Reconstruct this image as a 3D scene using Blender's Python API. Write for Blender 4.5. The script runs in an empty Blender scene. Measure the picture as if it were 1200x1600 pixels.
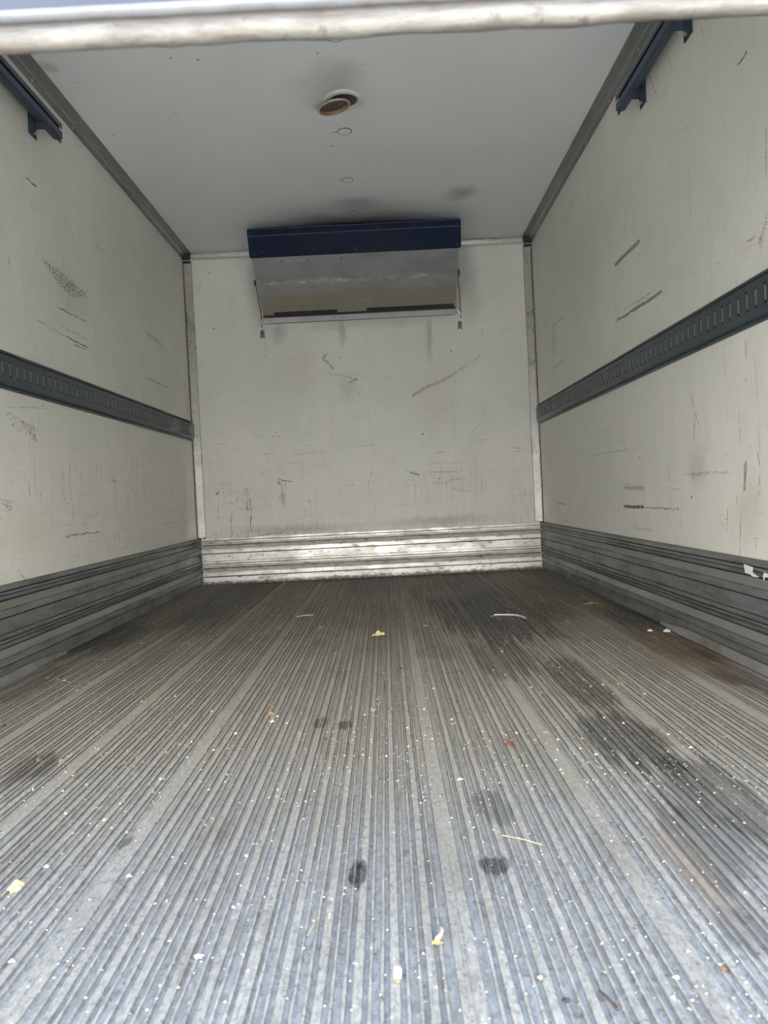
import bpy, bmesh, math, random
from mathutils import Vector, Matrix, noise as mnoise

# ------------------------------------------------------------------ camera
sc = bpy.context.scene
W2, D, H = 1.1, 4.884, 2.0986           # half width, back wall, ceiling height of the box body (m)
cam_d = bpy.data.cameras.new('camera')
cam = bpy.data.objects.new('camera', cam_d)
sc.collection.objects.link(cam)
sc.camera = cam
yaw, pitch, roll = 0.00309, -0.02258, 0.04903
cam.matrix_world = (Matrix.Translation((0.10621, 0, 0.51932)) @ Matrix.Rotation(yaw, 4, 'Z') @ Matrix.Rotation(pitch, 4, 'X')
                    @ Matrix.Rotation(roll, 4, 'Y') @ Matrix.Rotation(math.pi/2, 4, 'X'))
cam_d.sensor_fit = 'VERTICAL'; cam_d.sensor_height = 36; cam_d.sensor_width = 36; cam_d.lens = 27
cam_d.clip_start = 0.05
cam_d.dof.use_dof = True; cam_d.dof.focus_distance = 3.0; cam_d.dof.aperture_fstop = 10.0

# ------------------------------------------------------------------ sky and exposure
world = bpy.data.worlds.new('sky'); sc.world = world; world.use_nodes = True
wn = world.node_tree.nodes; wl = world.node_tree.links
bg = wn['Background']
tc = wn.new('ShaderNodeTexCoord'); sx = wn.new('ShaderNodeSeparateXYZ'); cr = wn.new('ShaderNodeValToRGB')
wl.new(tc.outputs['Generated'], sx.inputs[0]); wl.new(sx.outputs['Z'], cr.inputs[0]); wl.new(cr.outputs[0], bg.inputs[0])
cr.color_ramp.elements[0].position = 0.22; cr.color_ramp.elements[0].color = (1.0, 0.985, 0.95, 1)
cr.color_ramp.elements[1].position = 0.95; cr.color_ramp.elements[1].color = (0.12, 0.18, 0.28, 1)
el = cr.color_ramp.elements.new(0.60); el.color = (0.36, 0.46, 0.60, 1)
bg.inputs[1].default_value = 1.0
sun_d = bpy.data.lights.new('sun', 'SUN'); sun = bpy.data.objects.new('sun', sun_d); sc.collection.objects.link(sun)
sun_d.energy = 4.5; sun_d.angle = math.radians(3); sun_d.color = (1.0, 0.95, 0.86)
sun.rotation_euler = Vector((0.62, -0.18, -0.76)).to_track_quat('-Z', 'Y').to_euler(); sun.location = (-1, 3, 6)   # stands high over the cab, lights the yard behind the body
sc.view_settings.view_transform = 'Standard'; sc.view_settings.look = 'None'
sc.view_settings.gamma = 1; sc.view_settings.use_curve_mapping = False
sc.view_settings.exposure = 3.43

rnd = random.Random(7)

# ------------------------------------------------------------------ helpers
def finish(o, label=None, cat=None, group=None, kind=None):
    if label: o['label'] = label
    if cat: o['category'] = cat
    if group: o['group'] = group
    if kind: o['kind'] = kind
    return o

def empty(name, loc=(0, 0, 0)):
    o = bpy.data.objects.new(name, None); sc.collection.objects.link(o); o.location = loc
    o.empty_display_size = 0.1
    return o

def mesh_obj(name, bm, mats, parent=None, smooth=False, loc=None):
    bmesh.ops.recalc_face_normals(bm, faces=bm.faces[:]) if smooth != 'keep' else None
    me = bpy.data.meshes.new(name); bm.to_mesh(me); bm.free()
    for m in (mats if isinstance(mats, (list, tuple)) else [mats]): me.materials.append(m)
    if smooth is True:
        for p in me.polygons: p.use_smooth = True
    o = bpy.data.objects.new(name, me); sc.collection.objects.link(o)
    if parent: o.parent = parent
    if loc: o.location = loc
    return o

def box(bm, x0, x1, y0, y1, z0, z1, bev=0, mi=0):
    r = bmesh.ops.create_cube(bm, size=1)
    vs = r['verts']
    for v in vs:
        v.co = Vector(((x0+x1)/2 + v.co.x*(x1-x0), (y0+y1)/2 + v.co.y*(y1-y0), (z0+z1)/2 + v.co.z*(z1-z0)))
    fs = list({f for v in vs for f in v.link_faces})
    for f in fs: f.material_index = mi
    if bev: bmesh.ops.bevel(bm, geom=list({e for f in fs for e in f.edges}), offset=bev, segments=2, affect='EDGES')

def extrude(bm, prof, path, closed=True, cap=True, mi=0):
    """prof: list of 2D points; path: list of functions p2->Vector."""
    rings = [[bm.verts.new(fn(p)) for p in prof] for fn in path]
    n = len(prof)
    for a, b in zip(rings, rings[1:]):
        for i in range(n if closed else n-1):
            f = bm.faces.new((a[i], a[(i+1) % n], b[(i+1) % n], b[i])); f.material_index = mi
    if closed and cap:
        for r in (rings[0], rings[-1]):
            try: bm.faces.new(r).material_index = mi
            except ValueError: pass

def cyl(bm, c, axis, r, h, seg=16, r2=None, mi=0):
    ax = Vector(axis).normalized(); q = ax.to_track_quat('Z', 'Y').to_matrix().to_4x4()
    res = bmesh.ops.create_cone(bm, cap_ends=True, segments=seg, radius1=r, radius2=r if r2 is None else r2, depth=h,
                          matrix=Matrix.Translation(Vector(c)) @ q)
    for f in {f for v in res['verts'] for f in v.link_faces}: f.material_index = mi

def tube(bm, pts, r, seg=8, taper=1.0):
    pts = [Vector(p) for p in pts]; rings = []
    for i, p in enumerate(pts):
        t = (pts[min(i+1, len(pts)-1)] - pts[max(i-1, 0)]).normalized()
        q = t.to_track_quat('Z', 'Y'); rr = r*(1 - (1-taper)*i/(len(pts)-1))
        rings.append([bm.verts.new(p + q @ Vector((math.cos(a)*rr, math.sin(a)*rr, 0))) for a in [2*math.pi*k/seg for k in range(seg)]])
    for a, b in zip(rings, rings[1:]):
        for k in range(seg): bm.faces.new((a[k], a[(k+1) % seg], b[(k+1) % seg], b[k]))
    bm.faces.new(rings[0]); bm.faces.new(rings[-1])

class NT:
    """small node-graph writer"""
    def __init__(s, name):
        s.m = bpy.data.materials.new(name); s.m.use_nodes = True
        s.n = s.m.node_tree.nodes; s.l = s.m.node_tree.links; s.b = s.n['Principled BSDF']
        s.pos = s.n.new('ShaderNodeNewGeometry').outputs['Position']
    def put(s, sock, v):
        if isinstance(v, bpy.types.NodeSocket): s.l.new(v, sock)
        elif isinstance(v, (tuple, list)) and len(v) == 3 and sock.type == 'RGBA': sock.default_value = (*v, 1)
        else: sock.default_value = v
    def vmath(s, op, a, b):
        n = s.n.new('ShaderNodeVectorMath'); n.operation = op; s.put(n.inputs[0], a); s.put(n.inputs[1], b)
        return n.outputs['Value'] if op in ('LENGTH', 'DISTANCE', 'DOT_PRODUCT') else n.outputs[0]
    def math(s, op, a, b=0.0, c=None, clamp=False):
        n = s.n.new('ShaderNodeMath'); n.operation = op; n.use_clamp = clamp
        s.put(n.inputs[0], a); s.put(n.inputs[1], b)
        if c is not None: s.put(n.inputs[2], c)
        return n.outputs[0]
    def noise(s, scale=(1, 1, 1), sc_=1.0, det=4, rough=0.6, vec=None):
        v = s.vmath('MULTIPLY', vec or s.pos, scale)
        n = s.n.new('ShaderNodeTexNoise'); s.put(n.inputs['Vector'], v); n.inputs['Scale'].default_value = sc_
        n.inputs['Detail'].default_value = det; n.inputs['Roughness'].default_value = rough
        return n.outputs[0]
    def ramp(s, v, a, b, lo=0.0, hi=1.0):
        n = s.n.new('ShaderNodeMapRange'); n.interpolation_type = 'SMOOTHSTEP'
        s.put(n.inputs[0], v); s.put(n.inputs[1], a); s.put(n.inputs[2], b); s.put(n.inputs[3], lo); s.put(n.inputs[4], hi)
        return n.outputs[0]
    def mix(s, f, a, b, mode='MIX'):
        n = s.n.new('ShaderNodeMix'); n.data_type = 'RGBA'; n.blend_type = mode
        s.put(n.inputs[0], f); s.put(n.inputs[6], a); s.put(n.inputs[7], b)
        return n.outputs[2]
    def axis(s, i, v=None):
        n = s.n.new('ShaderNodeSeparateXYZ'); s.l.new(v or s.pos, n.inputs[0]); return n.outputs[i]
    def blob(s, c, r, warp=None, soft=0.5):
        """stain with a shape of its own: noisy ellipse round c with radii r"""
        v = s.vmath('SUBTRACT', warp or s.pos, c)
        v = s.vmath('MULTIPLY', v, tuple(1/q for q in r))
        return s.ramp(s.vmath('LENGTH', v, (0, 0, 0)), 1.0, soft)
    def warp(s, scale, amt):
        v = s.vmath('MULTIPLY', s.pos, scale)
        n = s.n.new('ShaderNodeTexNoise'); s.put(n.inputs['Vector'], v); n.inputs['Scale'].default_value = 1; n.inputs['Detail'].default_value = 4
        d = s.vmath('SUBTRACT', n.outputs['Color'], (0.5, 0.5, 0.5))
        return s.vmath('ADD', s.pos, s.vmath('MULTIPLY', d, amt))
    def out(s, col, rough=0.5, metal=0.0, bump=None, bstr=0.3, bdist=0.001, alpha=None, spec=None):
        s.put(s.b.inputs['Base Color'], col); s.put(s.b.inputs['Roughness'], rough); s.put(s.b.inputs['Metallic'], metal)
        if bump is not None:
            n = s.n.new('ShaderNodeBump'); n.inputs['Strength'].default_value = bstr; n.inputs['Distance'].default_value = bdist
            s.l.new(bump, n.inputs['Height']); s.l.new(n.outputs[0], s.b.inputs['Normal'])
        if alpha is not None: s.put(s.b.inputs['Alpha'], alpha)
        if spec is not None: s.b.inputs['Specular IOR Level'].default_value = spec
        return s.m

def plain(name, col, rough=0.5, metal=0.0, var=0.25, scale=12, stretch=(1, 1, 1), spec=None):
    t = NT(name)
    n = t.noise(stretch, scale, 5, 0.65)
    c = t.mix(t.ramp(n, 0.3, 0.7), tuple(q*(1-var) for q in col), tuple(min(1, q*(1+var*0.6)) for q in col))
    return t.out(c, t.ramp(n, 0.2, 0.8, rough-0.08, rough+0.08), metal, n, 0.15, 0.001, spec=spec)

# ------------------------------------------------------------------ marks measured on the panels (metres)
MARKS = {
 'l': [('d', 5, [(2.716, 1.69), (2.8, 1.69)]), ('d', 4, [(2.924, 1.289), (3.03, 1.29), (3.119, 1.295)]), ('m', 6, [(3.138, 1.294), (3.205, 1.294)]), ('f', 6, [(2.736, 1.198), (2.856, 1.197), (2.998, 1.191)]), ('d', 5, [(2.992, 1.192), (3.104, 1.189), (3.211, 1.191)]), ('m', 5, [(3.045, 1.175), (3.195, 1.178)]), ('f', 5, [(2.943, 1.221), (3.07, 1.223), (3.201, 1.221)]), ('m', 6, [(4.021, 1.423), (4.188, 1.423)]), ('d', 4, [(4.0, 1.186), (4.167, 1.184), (4.401, 1.185)]), ('f', 4, [(3.331, 1.662), (3.428, 1.666), (3.49, 1.665)]), ('m', 3, [(2.882, 0.696), (2.874, 0.597), (2.875, 0.563), (2.898, 0.563)]), ('m', 4, [(2.954, 0.708), (2.94, 0.61)]), ('r', 4, [(2.945, 0.605), (2.952, 0.524), (2.964, 0.437)]), ('m', 3, [(2.79, 0.666), (2.774, 0.55)]), ('f', 4, [(3.014, 0.698), (3.016, 0.673)]), ('f', 4, [(3.056, 0.687), (3.051, 0.606)]), ('m', 3, [(3.38, 0.716), (3.37, 0.657), (3.454, 0.63)]), ('b', 5, [(2.604, 0.624), (2.602, 0.567)]), ('m', 4, [(2.692, 0.596), (2.684, 0.567)]), ('m', 4, [(3.644, 0.623), (3.676, 0.593)]), ('f', 4, [(3.602, 0.587), (3.611, 0.481)]), ('m', 6, [(2.878, 0.422), (3.011, 0.422), (3.214, 0.422)]), ('m', 3, [(3.436, 0.414), (3.451, 0.356)]), ('f', 4, [(4.105, 0.423), (4.42, 0.419)]), ('f', 4, [(4.239, 0.489), (4.407, 0.489)]), ('m', 4, [(4.167, 0.623), (4.159, 0.581)]), ('m', 4, [(2.491, 0.334), (2.506, 0.316), (2.539, 0.297)]), ('m', 5, [(3.625, 0.299), (3.679, 0.283)]), ('f', 4, [(3.095, 1.215), (3.094, 1.126), (3.064, 1.09)]), ('f', 4, [(3.042, 1.418), (3.034, 1.316)]), ('f', 3, [(3.973, 1.33), (3.962, 1.213)]), ('f', 4, [(2.655, 1.464), (2.672, 1.415)]), ('f', 5, [(2.558, 1.369), (2.547, 1.313)]), ('f', 5, [(3.989, 0.887), (3.991, 0.837)]), ('f', 4, [(3.113, 0.492), (3.218, 0.495)]), ('f', 3, [(3.224, 0.72), (3.214, 0.613)]), ('f', 3, [(3.844, 0.667), (3.829, 0.523)]), ('f', 3, [(4.623, 0.647), (4.62, 0.493)]), ('f', 4, [(2.654, 0.828), (2.67, 0.763)]), ('f', 3, [(2.479, 0.861), (2.815, 0.892)])],
 'r': [('d', 6, [(2.075, 1.617), (2.049, 1.616), (2.023, 1.622)]), ('m', 12, [(3.207, 1.42), (3.079, 1.42), (2.887, 1.418)]), ('d', 6, [(3.221, 1.196), (3.11, 1.187), (3.029, 1.188)]), ('m', 7, [(3.029, 1.188), (2.846, 1.18), (2.683, 1.177)]), ('m', 6, [(4.39, 1.427), (4.125, 1.414)]), ('m', 5, [(4.358, 1.42), (4.385, 1.289)]), ('m', 5, [(4.404, 1.194), (4.137, 1.194)]), ('f', 5, [(3.107, 1.214), (2.913, 1.206), (2.743, 1.199)]), ('r', 5, [(2.46, 0.742), (2.448, 0.71), (2.465, 0.64)]), ('m', 4, [(2.474, 0.805), (2.45, 0.741), (2.415, 0.687)]), ('m', 4, [(2.087, 0.891), (2.091, 0.836)]), ('m', 4, [(2.095, 0.788), (2.097, 0.766)]), ('r', 6, [(2.478, 0.563), (2.479, 0.497)]), ('r', 8, [(2.113, 0.563), (2.132, 0.479)]), ('m', 5, [(2.046, 0.586), (2.036, 0.535)]), ('r', 6, [(2.04, 0.526), (2.049, 0.467)]), ('d', 7, [(3.214, 0.422), (3.089, 0.421), (2.967, 0.423)]), ('f', 6, [(2.967, 0.42), (2.617, 0.422)]), ('f', 7, [(3.204, 0.497), (2.943, 0.494)]), ('m', 6, [(4.441, 0.422), (4.238, 0.417)]), ('f', 4, [(3.674, 0.656), (3.315, 0.655), (2.983, 0.654)]), ('f', 5, [(2.549, 0.536), (2.349, 0.537), (2.197, 0.534)]), ('m', 3, [(4.431, 0.555), (4.438, 0.436)]), ('f', 4, [(4.571, 0.538), (4.576, 0.424)]), ('m', 3, [(4.716, 0.803), (4.709, 0.658)]), ('f', 4, [(2.182, 0.476), (2.174, 0.43)]), ('m', 3, [(2.234, 0.448), (2.25, 0.354)]), ('m', 3, [(2.156, 0.422), (2.174, 0.294)]), ('f', 3, [(2.59, 0.412), (2.596, 0.347)]), ('m', 4, [(2.647, 0.304), (2.63, 0.294)]), ('f', 4, [(3.569, 0.553), (3.561, 0.464)]), ('m', 4, [(2.242, 0.593), (2.218, 0.575)]), ('m', 3, [(2.088, 0.606), (2.085, 0.593)]), ('f', 5, [(3.1, 0.338), (2.878, 0.336)]), ('f', 4, [(2.292, 1.855), (2.274, 1.812)]), ('f', 4, [(2.542, 1.909), (2.521, 1.845)]), ('f', 4, [(2.438, 1.612), (2.397, 1.622)]), ('f', 3, [(2.413, 1.511), (2.421, 1.277)]), ('f', 4, [(2.737, 1.964), (2.642, 1.804)]), ('f', 5, [(2.478, 1.983), (2.459, 1.912)]), ('m', 5, [(2.07, 1.143), (2.016, 1.142)]), ('m', 4, [(2.248, 1.14), (2.231, 1.14)]), ('f', 3, [(2.687, 0.589), (2.674, 0.432)]), ('f', 3, [(4.216, 0.936), (4.212, 0.796)]), ('m', 3, [(1.941, 1.387), (1.947, 1.262)]), ('f', 3, [(2.143, 0.707), (2.144, 0.6)]), ('f', 4, [(2.076, 0.389), (2.074, 0.32)])],
 'b': [('g', 8, [(-0.216, 1.431), (-0.25, 1.4), (-0.211, 1.366), (-0.181, 1.324)]), ('g', 5, [(-0.219, 1.297), (-0.13, 1.289), (-0.03, 1.252)]), ('g', 7, [(-0.091, 1.242), (-0.03, 1.26)]), ('g', 6, [(-0.132, 1.232), (-0.139, 1.192)]), ('g', 5, [(-0.033, 1.187), (-0.036, 1.139)]), ('f', 14, [(0.301, 1.13), (0.393, 1.186), (0.488, 1.214)]), ('f', 9, [(0.488, 1.214), (0.6, 1.277), (0.671, 1.322)]), ('f', 5, [(0.671, 1.322), (0.755, 1.37)]), ('d', 5, [(-0.573, 0.653), (-0.549, 0.64), (-0.521, 0.639), (-0.485, 0.629)]), ('d', 7, [(-0.57, 0.637), (-0.563, 0.616)]), ('m', 5, [(-0.554, 0.632), (-0.545, 0.575)]), ('m', 4, [(-0.525, 0.635), (-0.527, 0.602)]), ('r', 5, [(-0.549, 0.575), (-0.549, 0.481)]), ('m', 4, [(-0.603, 0.927), (-0.575, 0.918), (-0.523, 0.919)]), ('m', 6, [(-0.577, 0.958), (-0.566, 0.942)]), ('m', 3, [(-0.62, 0.847), (-0.607, 0.862), (-0.599, 0.85)]), ('m', 4, [(-0.65, 0.808), (-0.621, 0.818), (-0.585, 0.813)]), ('m', 3, [(-0.637, 0.75), (-0.636, 0.774), (-0.619, 0.778), (-0.617, 0.749)]), ('m', 4, [(-0.681, 0.691), (-0.656, 0.698), (-0.631, 0.709), (-0.62, 0.684)]), ('m', 6, [(-0.787, 0.615), (-0.781, 0.574), (-0.775, 0.533)]), ('m', 4, [(-0.771, 0.606), (-0.763, 0.532)]), ('r', 5, [(-0.779, 0.533), (-0.772, 0.443)]), ('d', 4, [(-0.758, 0.54), (-0.752, 0.43), (-0.763, 0.369), (-0.758, 0.32)]), ('m', 6, [(-0.76, 0.426), (-0.759, 0.377)]), ('r', 3, [(-0.776, 0.509), (-0.775, 0.451)]), ('m', 4, [(-0.835, 0.552), (-0.841, 0.516)]), ('m', 5, [(-0.878, 0.436), (-0.885, 0.375), (-0.886, 0.294)]), ('f', 5, [(-0.873, 0.464), (-0.882, 0.432)]), ('d', 9, [(-0.969, 0.571), (-0.952, 0.586)]), ('f', 3, [(-0.92, 0.569), (-0.838, 0.577)]), ('f', 3, [(-0.915, 0.511), (-0.821, 0.511)]), ('f', 3, [(-0.958, 0.542), (-0.966, 0.4)]), ('m', 3, [(0.495, 0.589), (0.556, 0.594), (0.65, 0.597)]), ('m', 3, [(0.492, 0.536), (0.558, 0.537), (0.585, 0.515), (0.646, 0.516)]), ('m', 3, [(0.495, 0.589), (0.492, 0.536)]), ('f', 3, [(0.54, 0.591), (0.541, 0.534)]), ('f', 3, [(0.597, 0.592), (0.59, 0.527)]), ('m', 7, [(0.266, 0.657), (0.29, 0.644), (0.326, 0.634)]), ('m', 3, [(0.23, 0.667), (0.267, 0.669)]), ('f', 4, [(0.235, 0.606), (0.284, 0.603)]), ('m', 3, [(0.027, 0.677), (0.012, 0.625), (-0.002, 0.589)]), ('f', 3, [(-0.737, 0.934), (-0.648, 0.925)]), ('f', 3, [(-0.352, 0.903), (-0.291, 0.912), (-0.21, 0.908)]), ('f', 3, [(-0.051, 0.835), (0.144, 0.834)]), ('f', 3, [(0.641, 0.838), (0.852, 0.831)]), ('f', 5, [(0.426, 0.767), (0.528, 0.774)]), ('f', 5, [(0.922, 0.775), (0.983, 0.772)]), ('f', 4, [(0.921, 0.751), (0.982, 0.752)]), ('m', 3, [(0.81, 0.529), (0.846, 0.527)]), ('f', 4, [(0.629, 0.944), (0.66, 0.983), (0.709, 0.997)]), ('f', 4, [(0.668, 0.889), (0.726, 0.927)]), ('r', 6, [(-0.71, 0.301), (-0.628, 0.306), (-0.567, 0.307)]), ('f', 3, [(-0.388, 0.852), (-0.335, 0.853)]), ('f', 3, [(-0.062, 0.612), (-0.013, 0.618)]), ('f', 4, [(-0.633, 0.599), (-0.596, 0.606)]), ('f', 6, [(-0.133, 0.583), (-0.083, 0.593)]), ('f', 3, [(-0.984, 0.893), (-0.882, 0.888)]), ('f', 3, [(0.552, 1.118), (0.57, 0.975), (0.562, 0.712)]), ('f', 4, [(0.767, 1.543), (0.768, 1.479)]), ('f', 4, [(0.57, 1.416), (0.569, 1.376)]), ('f', 3, [(0.348, 0.661), (0.375, 0.558)]), ('m', 3, [(-1.019, 1.89), (-0.987, 1.884)]), ('m', 4, [(-1.011, 1.889), (-1.005, 1.857)]), ('f', 5, [(0.382, 0.7), (0.472, 0.708)]), ('m', 4, [(-0.171, 0.304), (-0.118, 0.301)]), ('f', 3, [(0.375, 0.558), (0.37, 0.436)]), ('p', 3, [(-0.412, 0.462), (-0.411, 0.393)])],
 'c': [('g', 5, [(-0.681, 3.124), (-0.654, 3.158)]), ('m', 3, [(0.135, 3.41), (0.157, 3.425)]), ('f', 6, [(-0.053, 2.748), (-0.039, 2.745)])],
}
DOTS = {
 'l': [(3.592, 1.948, 4), (3.837, 1.643, 3), (3.843, 1.401, 4), (3.453, 1.83, 2), (2.747, 0.898, 5)],
 'r': [(2.737, 0.42, 4), (2.498, 0.462, 5), (2.574, 1.564, 3), (3.042, 1.516, 3), (3.119, 1.248, 3), (2.982, 0.896, 3), (3.088, 0.983, 3), (4.034, 1.286, 3), (2.617, 0.422, 3), (3.179, 0.679, 5), (2.988, 0.614, 4), (3.543, 1.476, 3)],
 'b': [(-0.938, 1.974, 4), (-0.14, 1.403, 4), (-0.928, 1.619, 5), (-1.055, 1.456, 4), (-0.841, 1.881, 2), (0.566, 1.408, 4), (-1.008, 1.122, 3), (-0.276, 0.81, 3), (-0.438, 0.826, 3), (0.359, 0.892, 5), (-0.337, 0.817, 3), (-0.618, 1.43, 4), (-0.615, 1.479, 3), (-0.381, 0.501, 5), (0.302, 0.566, 3), (-0.888, 0.404, 4), (-0.567, 0.531, 3), (-1.057, 0.302, 10), (0.451, 0.603, 5), (-0.477, 0.302, 5), (-0.566, 0.311, 5), (-0.845, 0.3, 4), (0.059, 0.586, 2)],
 'c': [(-0.576, 2.749, 4), (-0.483, 2.769, 4), (-1.021, 3.212, 4), (-0.97, 3.291, 4), (-0.059, 2.767, 5), (-0.054, 3.494, 5), (0.1, 2.854, 3), (-0.261, 3.422, 3), (-0.959, 2.877, 3), (-0.847, 4.202, 3)],
}
SCUFFS = {
 'l': [[(2.803, 1.438), (2.945, 1.44), (3.217, 1.418), (3.235, 1.402), (3.065, 1.364), (2.948, 1.38)], [(4.021, 1.423), (4.214, 1.435), (4.37, 1.423), (4.401, 1.386), (4.239, 1.381)], [(2.457, 0.85), (2.541, 0.838), (2.701, 0.81), (2.656, 0.766), (2.513, 0.794)], [(2.41, 0.564), (2.484, 0.559), (2.471, 0.522), (2.406, 0.528)], [(2.562, 0.83), (2.653, 0.817), (2.693, 0.753), (2.624, 0.781)]],
 'r': [[(2.001, 1.12), (1.95, 1.184), (1.952, 1.153), (1.986, 1.099)], [(4.408, 1.424), (4.287, 1.37), (4.346, 1.238), (4.431, 1.308)], [(3.201, 0.518), (2.963, 0.509), (2.965, 0.497), (3.203, 0.499)]],
 'b': [[(0.242, 0.666), (0.327, 0.65), (0.329, 0.609), (0.248, 0.629)], [(-0.983, 0.608), (-0.939, 0.602), (-0.941, 0.562), (-0.981, 0.564)], [(-0.803, 0.616), (-0.715, 0.591), (-0.702, 0.448), (-0.796, 0.452)], [(-0.728, 0.335), (-0.076, 0.327), (-0.078, 0.287), (-0.731, 0.278)], [(-0.075, 0.344), (1.026, 0.363), (1.024, 0.314), (-0.078, 0.295)], [(0.342, 0.539), (0.463, 0.521), (0.439, 0.433), (0.357, 0.437)], [(-1.039, 0.322), (-0.075, 0.356), (-0.076, 0.327), (-1.042, 0.277)], [(0.533, 0.611), (0.649, 0.585), (0.647, 0.524), (0.536, 0.518)]],
}
FBLOB = [
  (-0.741, 4.151, 0.176, 1.041, 0.60),
  (0.45, 3.95, 0.26, 0.60, 0.55),
  (0.541, 3.193, 0.24, 0.62, 0.80),
  (0.447, 2.362, 0.095, 0.267, 0.50),
  (-1.019, 3.062, 0.105, 0.373, 0.70),
  (1.070, 3.009, 0.135, 0.325, 0.80),
  (0.594, 2.022, 0.079, 0.261, 0.55),
  (0.578, 1.534, 0.078, 0.207, 0.60),
  (0.616, 1.264, 0.078, 0.203, 0.55),
  (1.010, 2.006, 0.052, 0.256, 0.50),
  (-0.070, 1.766, 0.016, 0.046, 0.60),
  (-0.012, 1.746, 0.019, 0.034, 0.60),
  (0.043, 1.050, 0.014, 0.039, 0.85),
  (0.233, 1.054, 0.023, 0.028, 0.70),
  (-0.643, 1.534, 0.055, 0.095, 0.50),
  (-0.325, 1.183, 0.011, 0.023, 0.60),
  (0.035, 4.445, 0.185, 0.472, 0.40),
  (0.254, 2.500, 0.072, 0.076, 0.22),
  (0.289, 2.208, 0.020, 0.020, 0.35),
  (0.547, 1.077, 0.064, 0.131, 0.40),
  (0.493, 0.873, 0.024, 0.057, 0.35),
  (0.258, 1.277, 0.034, 0.053, 0.40),
  (-1.006, 2.300, 0.062, 0.296, 0.40),
  (0.920, 3.929, 0.120, 0.370, 0.30),
]

# ------------------------------------------------------------------ materials
def wall_mat(name, horiz, stains, grime):
    """painted fibreglass panel; horiz = index of the horizontal axis in the plane"""
    t = NT(name)
    along = [0, 0, 0]; along[horiz] = 1
    cloud = t.noise((1, 1, 1), 1.6, 5, 0.6)
    fine = t.noise((1, 1, 1), 22, 4, 0.7)
    st = [3.5, 3.5, 3.5]; st[2] = 0.7
    streak = t.noise(tuple(st), 4.5, 4, 0.7)
    st2 = [70, 70, 70]; st2[2] = 2.2
    lines = t.noise(tuple(st2), 1.0, 3, 0.75)
    st3 = [3, 3, 90]
    hl = t.noise(tuple(st3), 1.0, 3, 0.7)
    z = t.axis(2)
    c = t.mix(t.ramp(cloud, 0.35, 0.7), (0.73, 0.72, 0.66), (0.80, 0.785, 0.72))
    blt = t.noise((1, 1, 1), 9.0, 6, 0.75)
    c = t.mix(t.math('MULTIPLY', t.ramp(blt, 0.50, 0.70), 0.22), c, (0.56, 0.54, 0.46))
    c = t.mix(t.math('MULTIPLY', t.ramp(streak, 0.50, 0.78), 0.24), c, (0.56, 0.545, 0.47))
    low = t.ramp(z, 1.15, 0.35, 0.15, 1.0)
    patch = t.ramp(t.noise((1, 1, 1), 3.1, 3, 0.6), 0.40, 0.65)
    m = t.math('MULTIPLY', t.math('MULTIPLY', t.ramp(lines, 0.56, 0.70), patch), low)
    c = t.mix(t.math('MULTIPLY', m, 0.60*grime), c, (0.22, 0.20, 0.16))
    m2 = t.math('MULTIPLY', t.math('MULTIPLY', t.ramp(hl, 0.58, 0.72), patch), low)
    c = t.mix(t.math('MULTIPLY', m2, 0.55*grime), c, (0.24, 0.22, 0.18))
    sp = t.ramp(t.noise((1, 1, 1), 75, 2, 0.6), 0.70, 0.76)
    c = t.mix(t.math('MULTIPLY', t.math('MULTIPLY', sp, patch), 0.45), c, (0.17, 0.15, 0.13))
    c = t.mix(t.math('MULTIPLY', t.ramp(fine, 0.5, 0.8), 0.12), c, (0.55, 0.52, 0.46))
    if stains:
        w = t.warp((7, 7, 7), (0.09, 0.09, 0.09)); w0 = t.warp((20, 20, 8), (0.03, 0.03, 0.06))
        for cc, rr, colr, a, soft in stains:
            c = t.mix(t.math('MULTIPLY', t.blob(cc, rr, w0 if min(rr) < 0.08 else w, soft), a), c, colr)
    # woven roving shows faintly through the gel coat
    wv = t.n.new('ShaderNodeTexWave'); wv.bands_direction = 'XYZ'[horiz]; wv.inputs['Scale'].default_value = 60; wv.inputs['Distortion'].default_value = 1.5
    t.l.new(t.pos, wv.inputs['Vector'])
    wz = t.n.new('ShaderNodeTexWave'); wz.bands_direction = 'Z'; wz.inputs['Scale'].default_value = 60; wz.inputs['Distortion'].default_value = 1.5
    t.l.new(t.pos, wz.inputs['Vector'])
    h = t.math('ADD', t.math('MULTIPLY', t.math('ADD', wv.outputs[1], wz.outputs[1]), 0.25), fine)
    return t.out(c, t.ramp(cloud, 0.3, 0.7, 0.42, 0.55), 0.0, h, 0.12, 0.0015)

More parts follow.
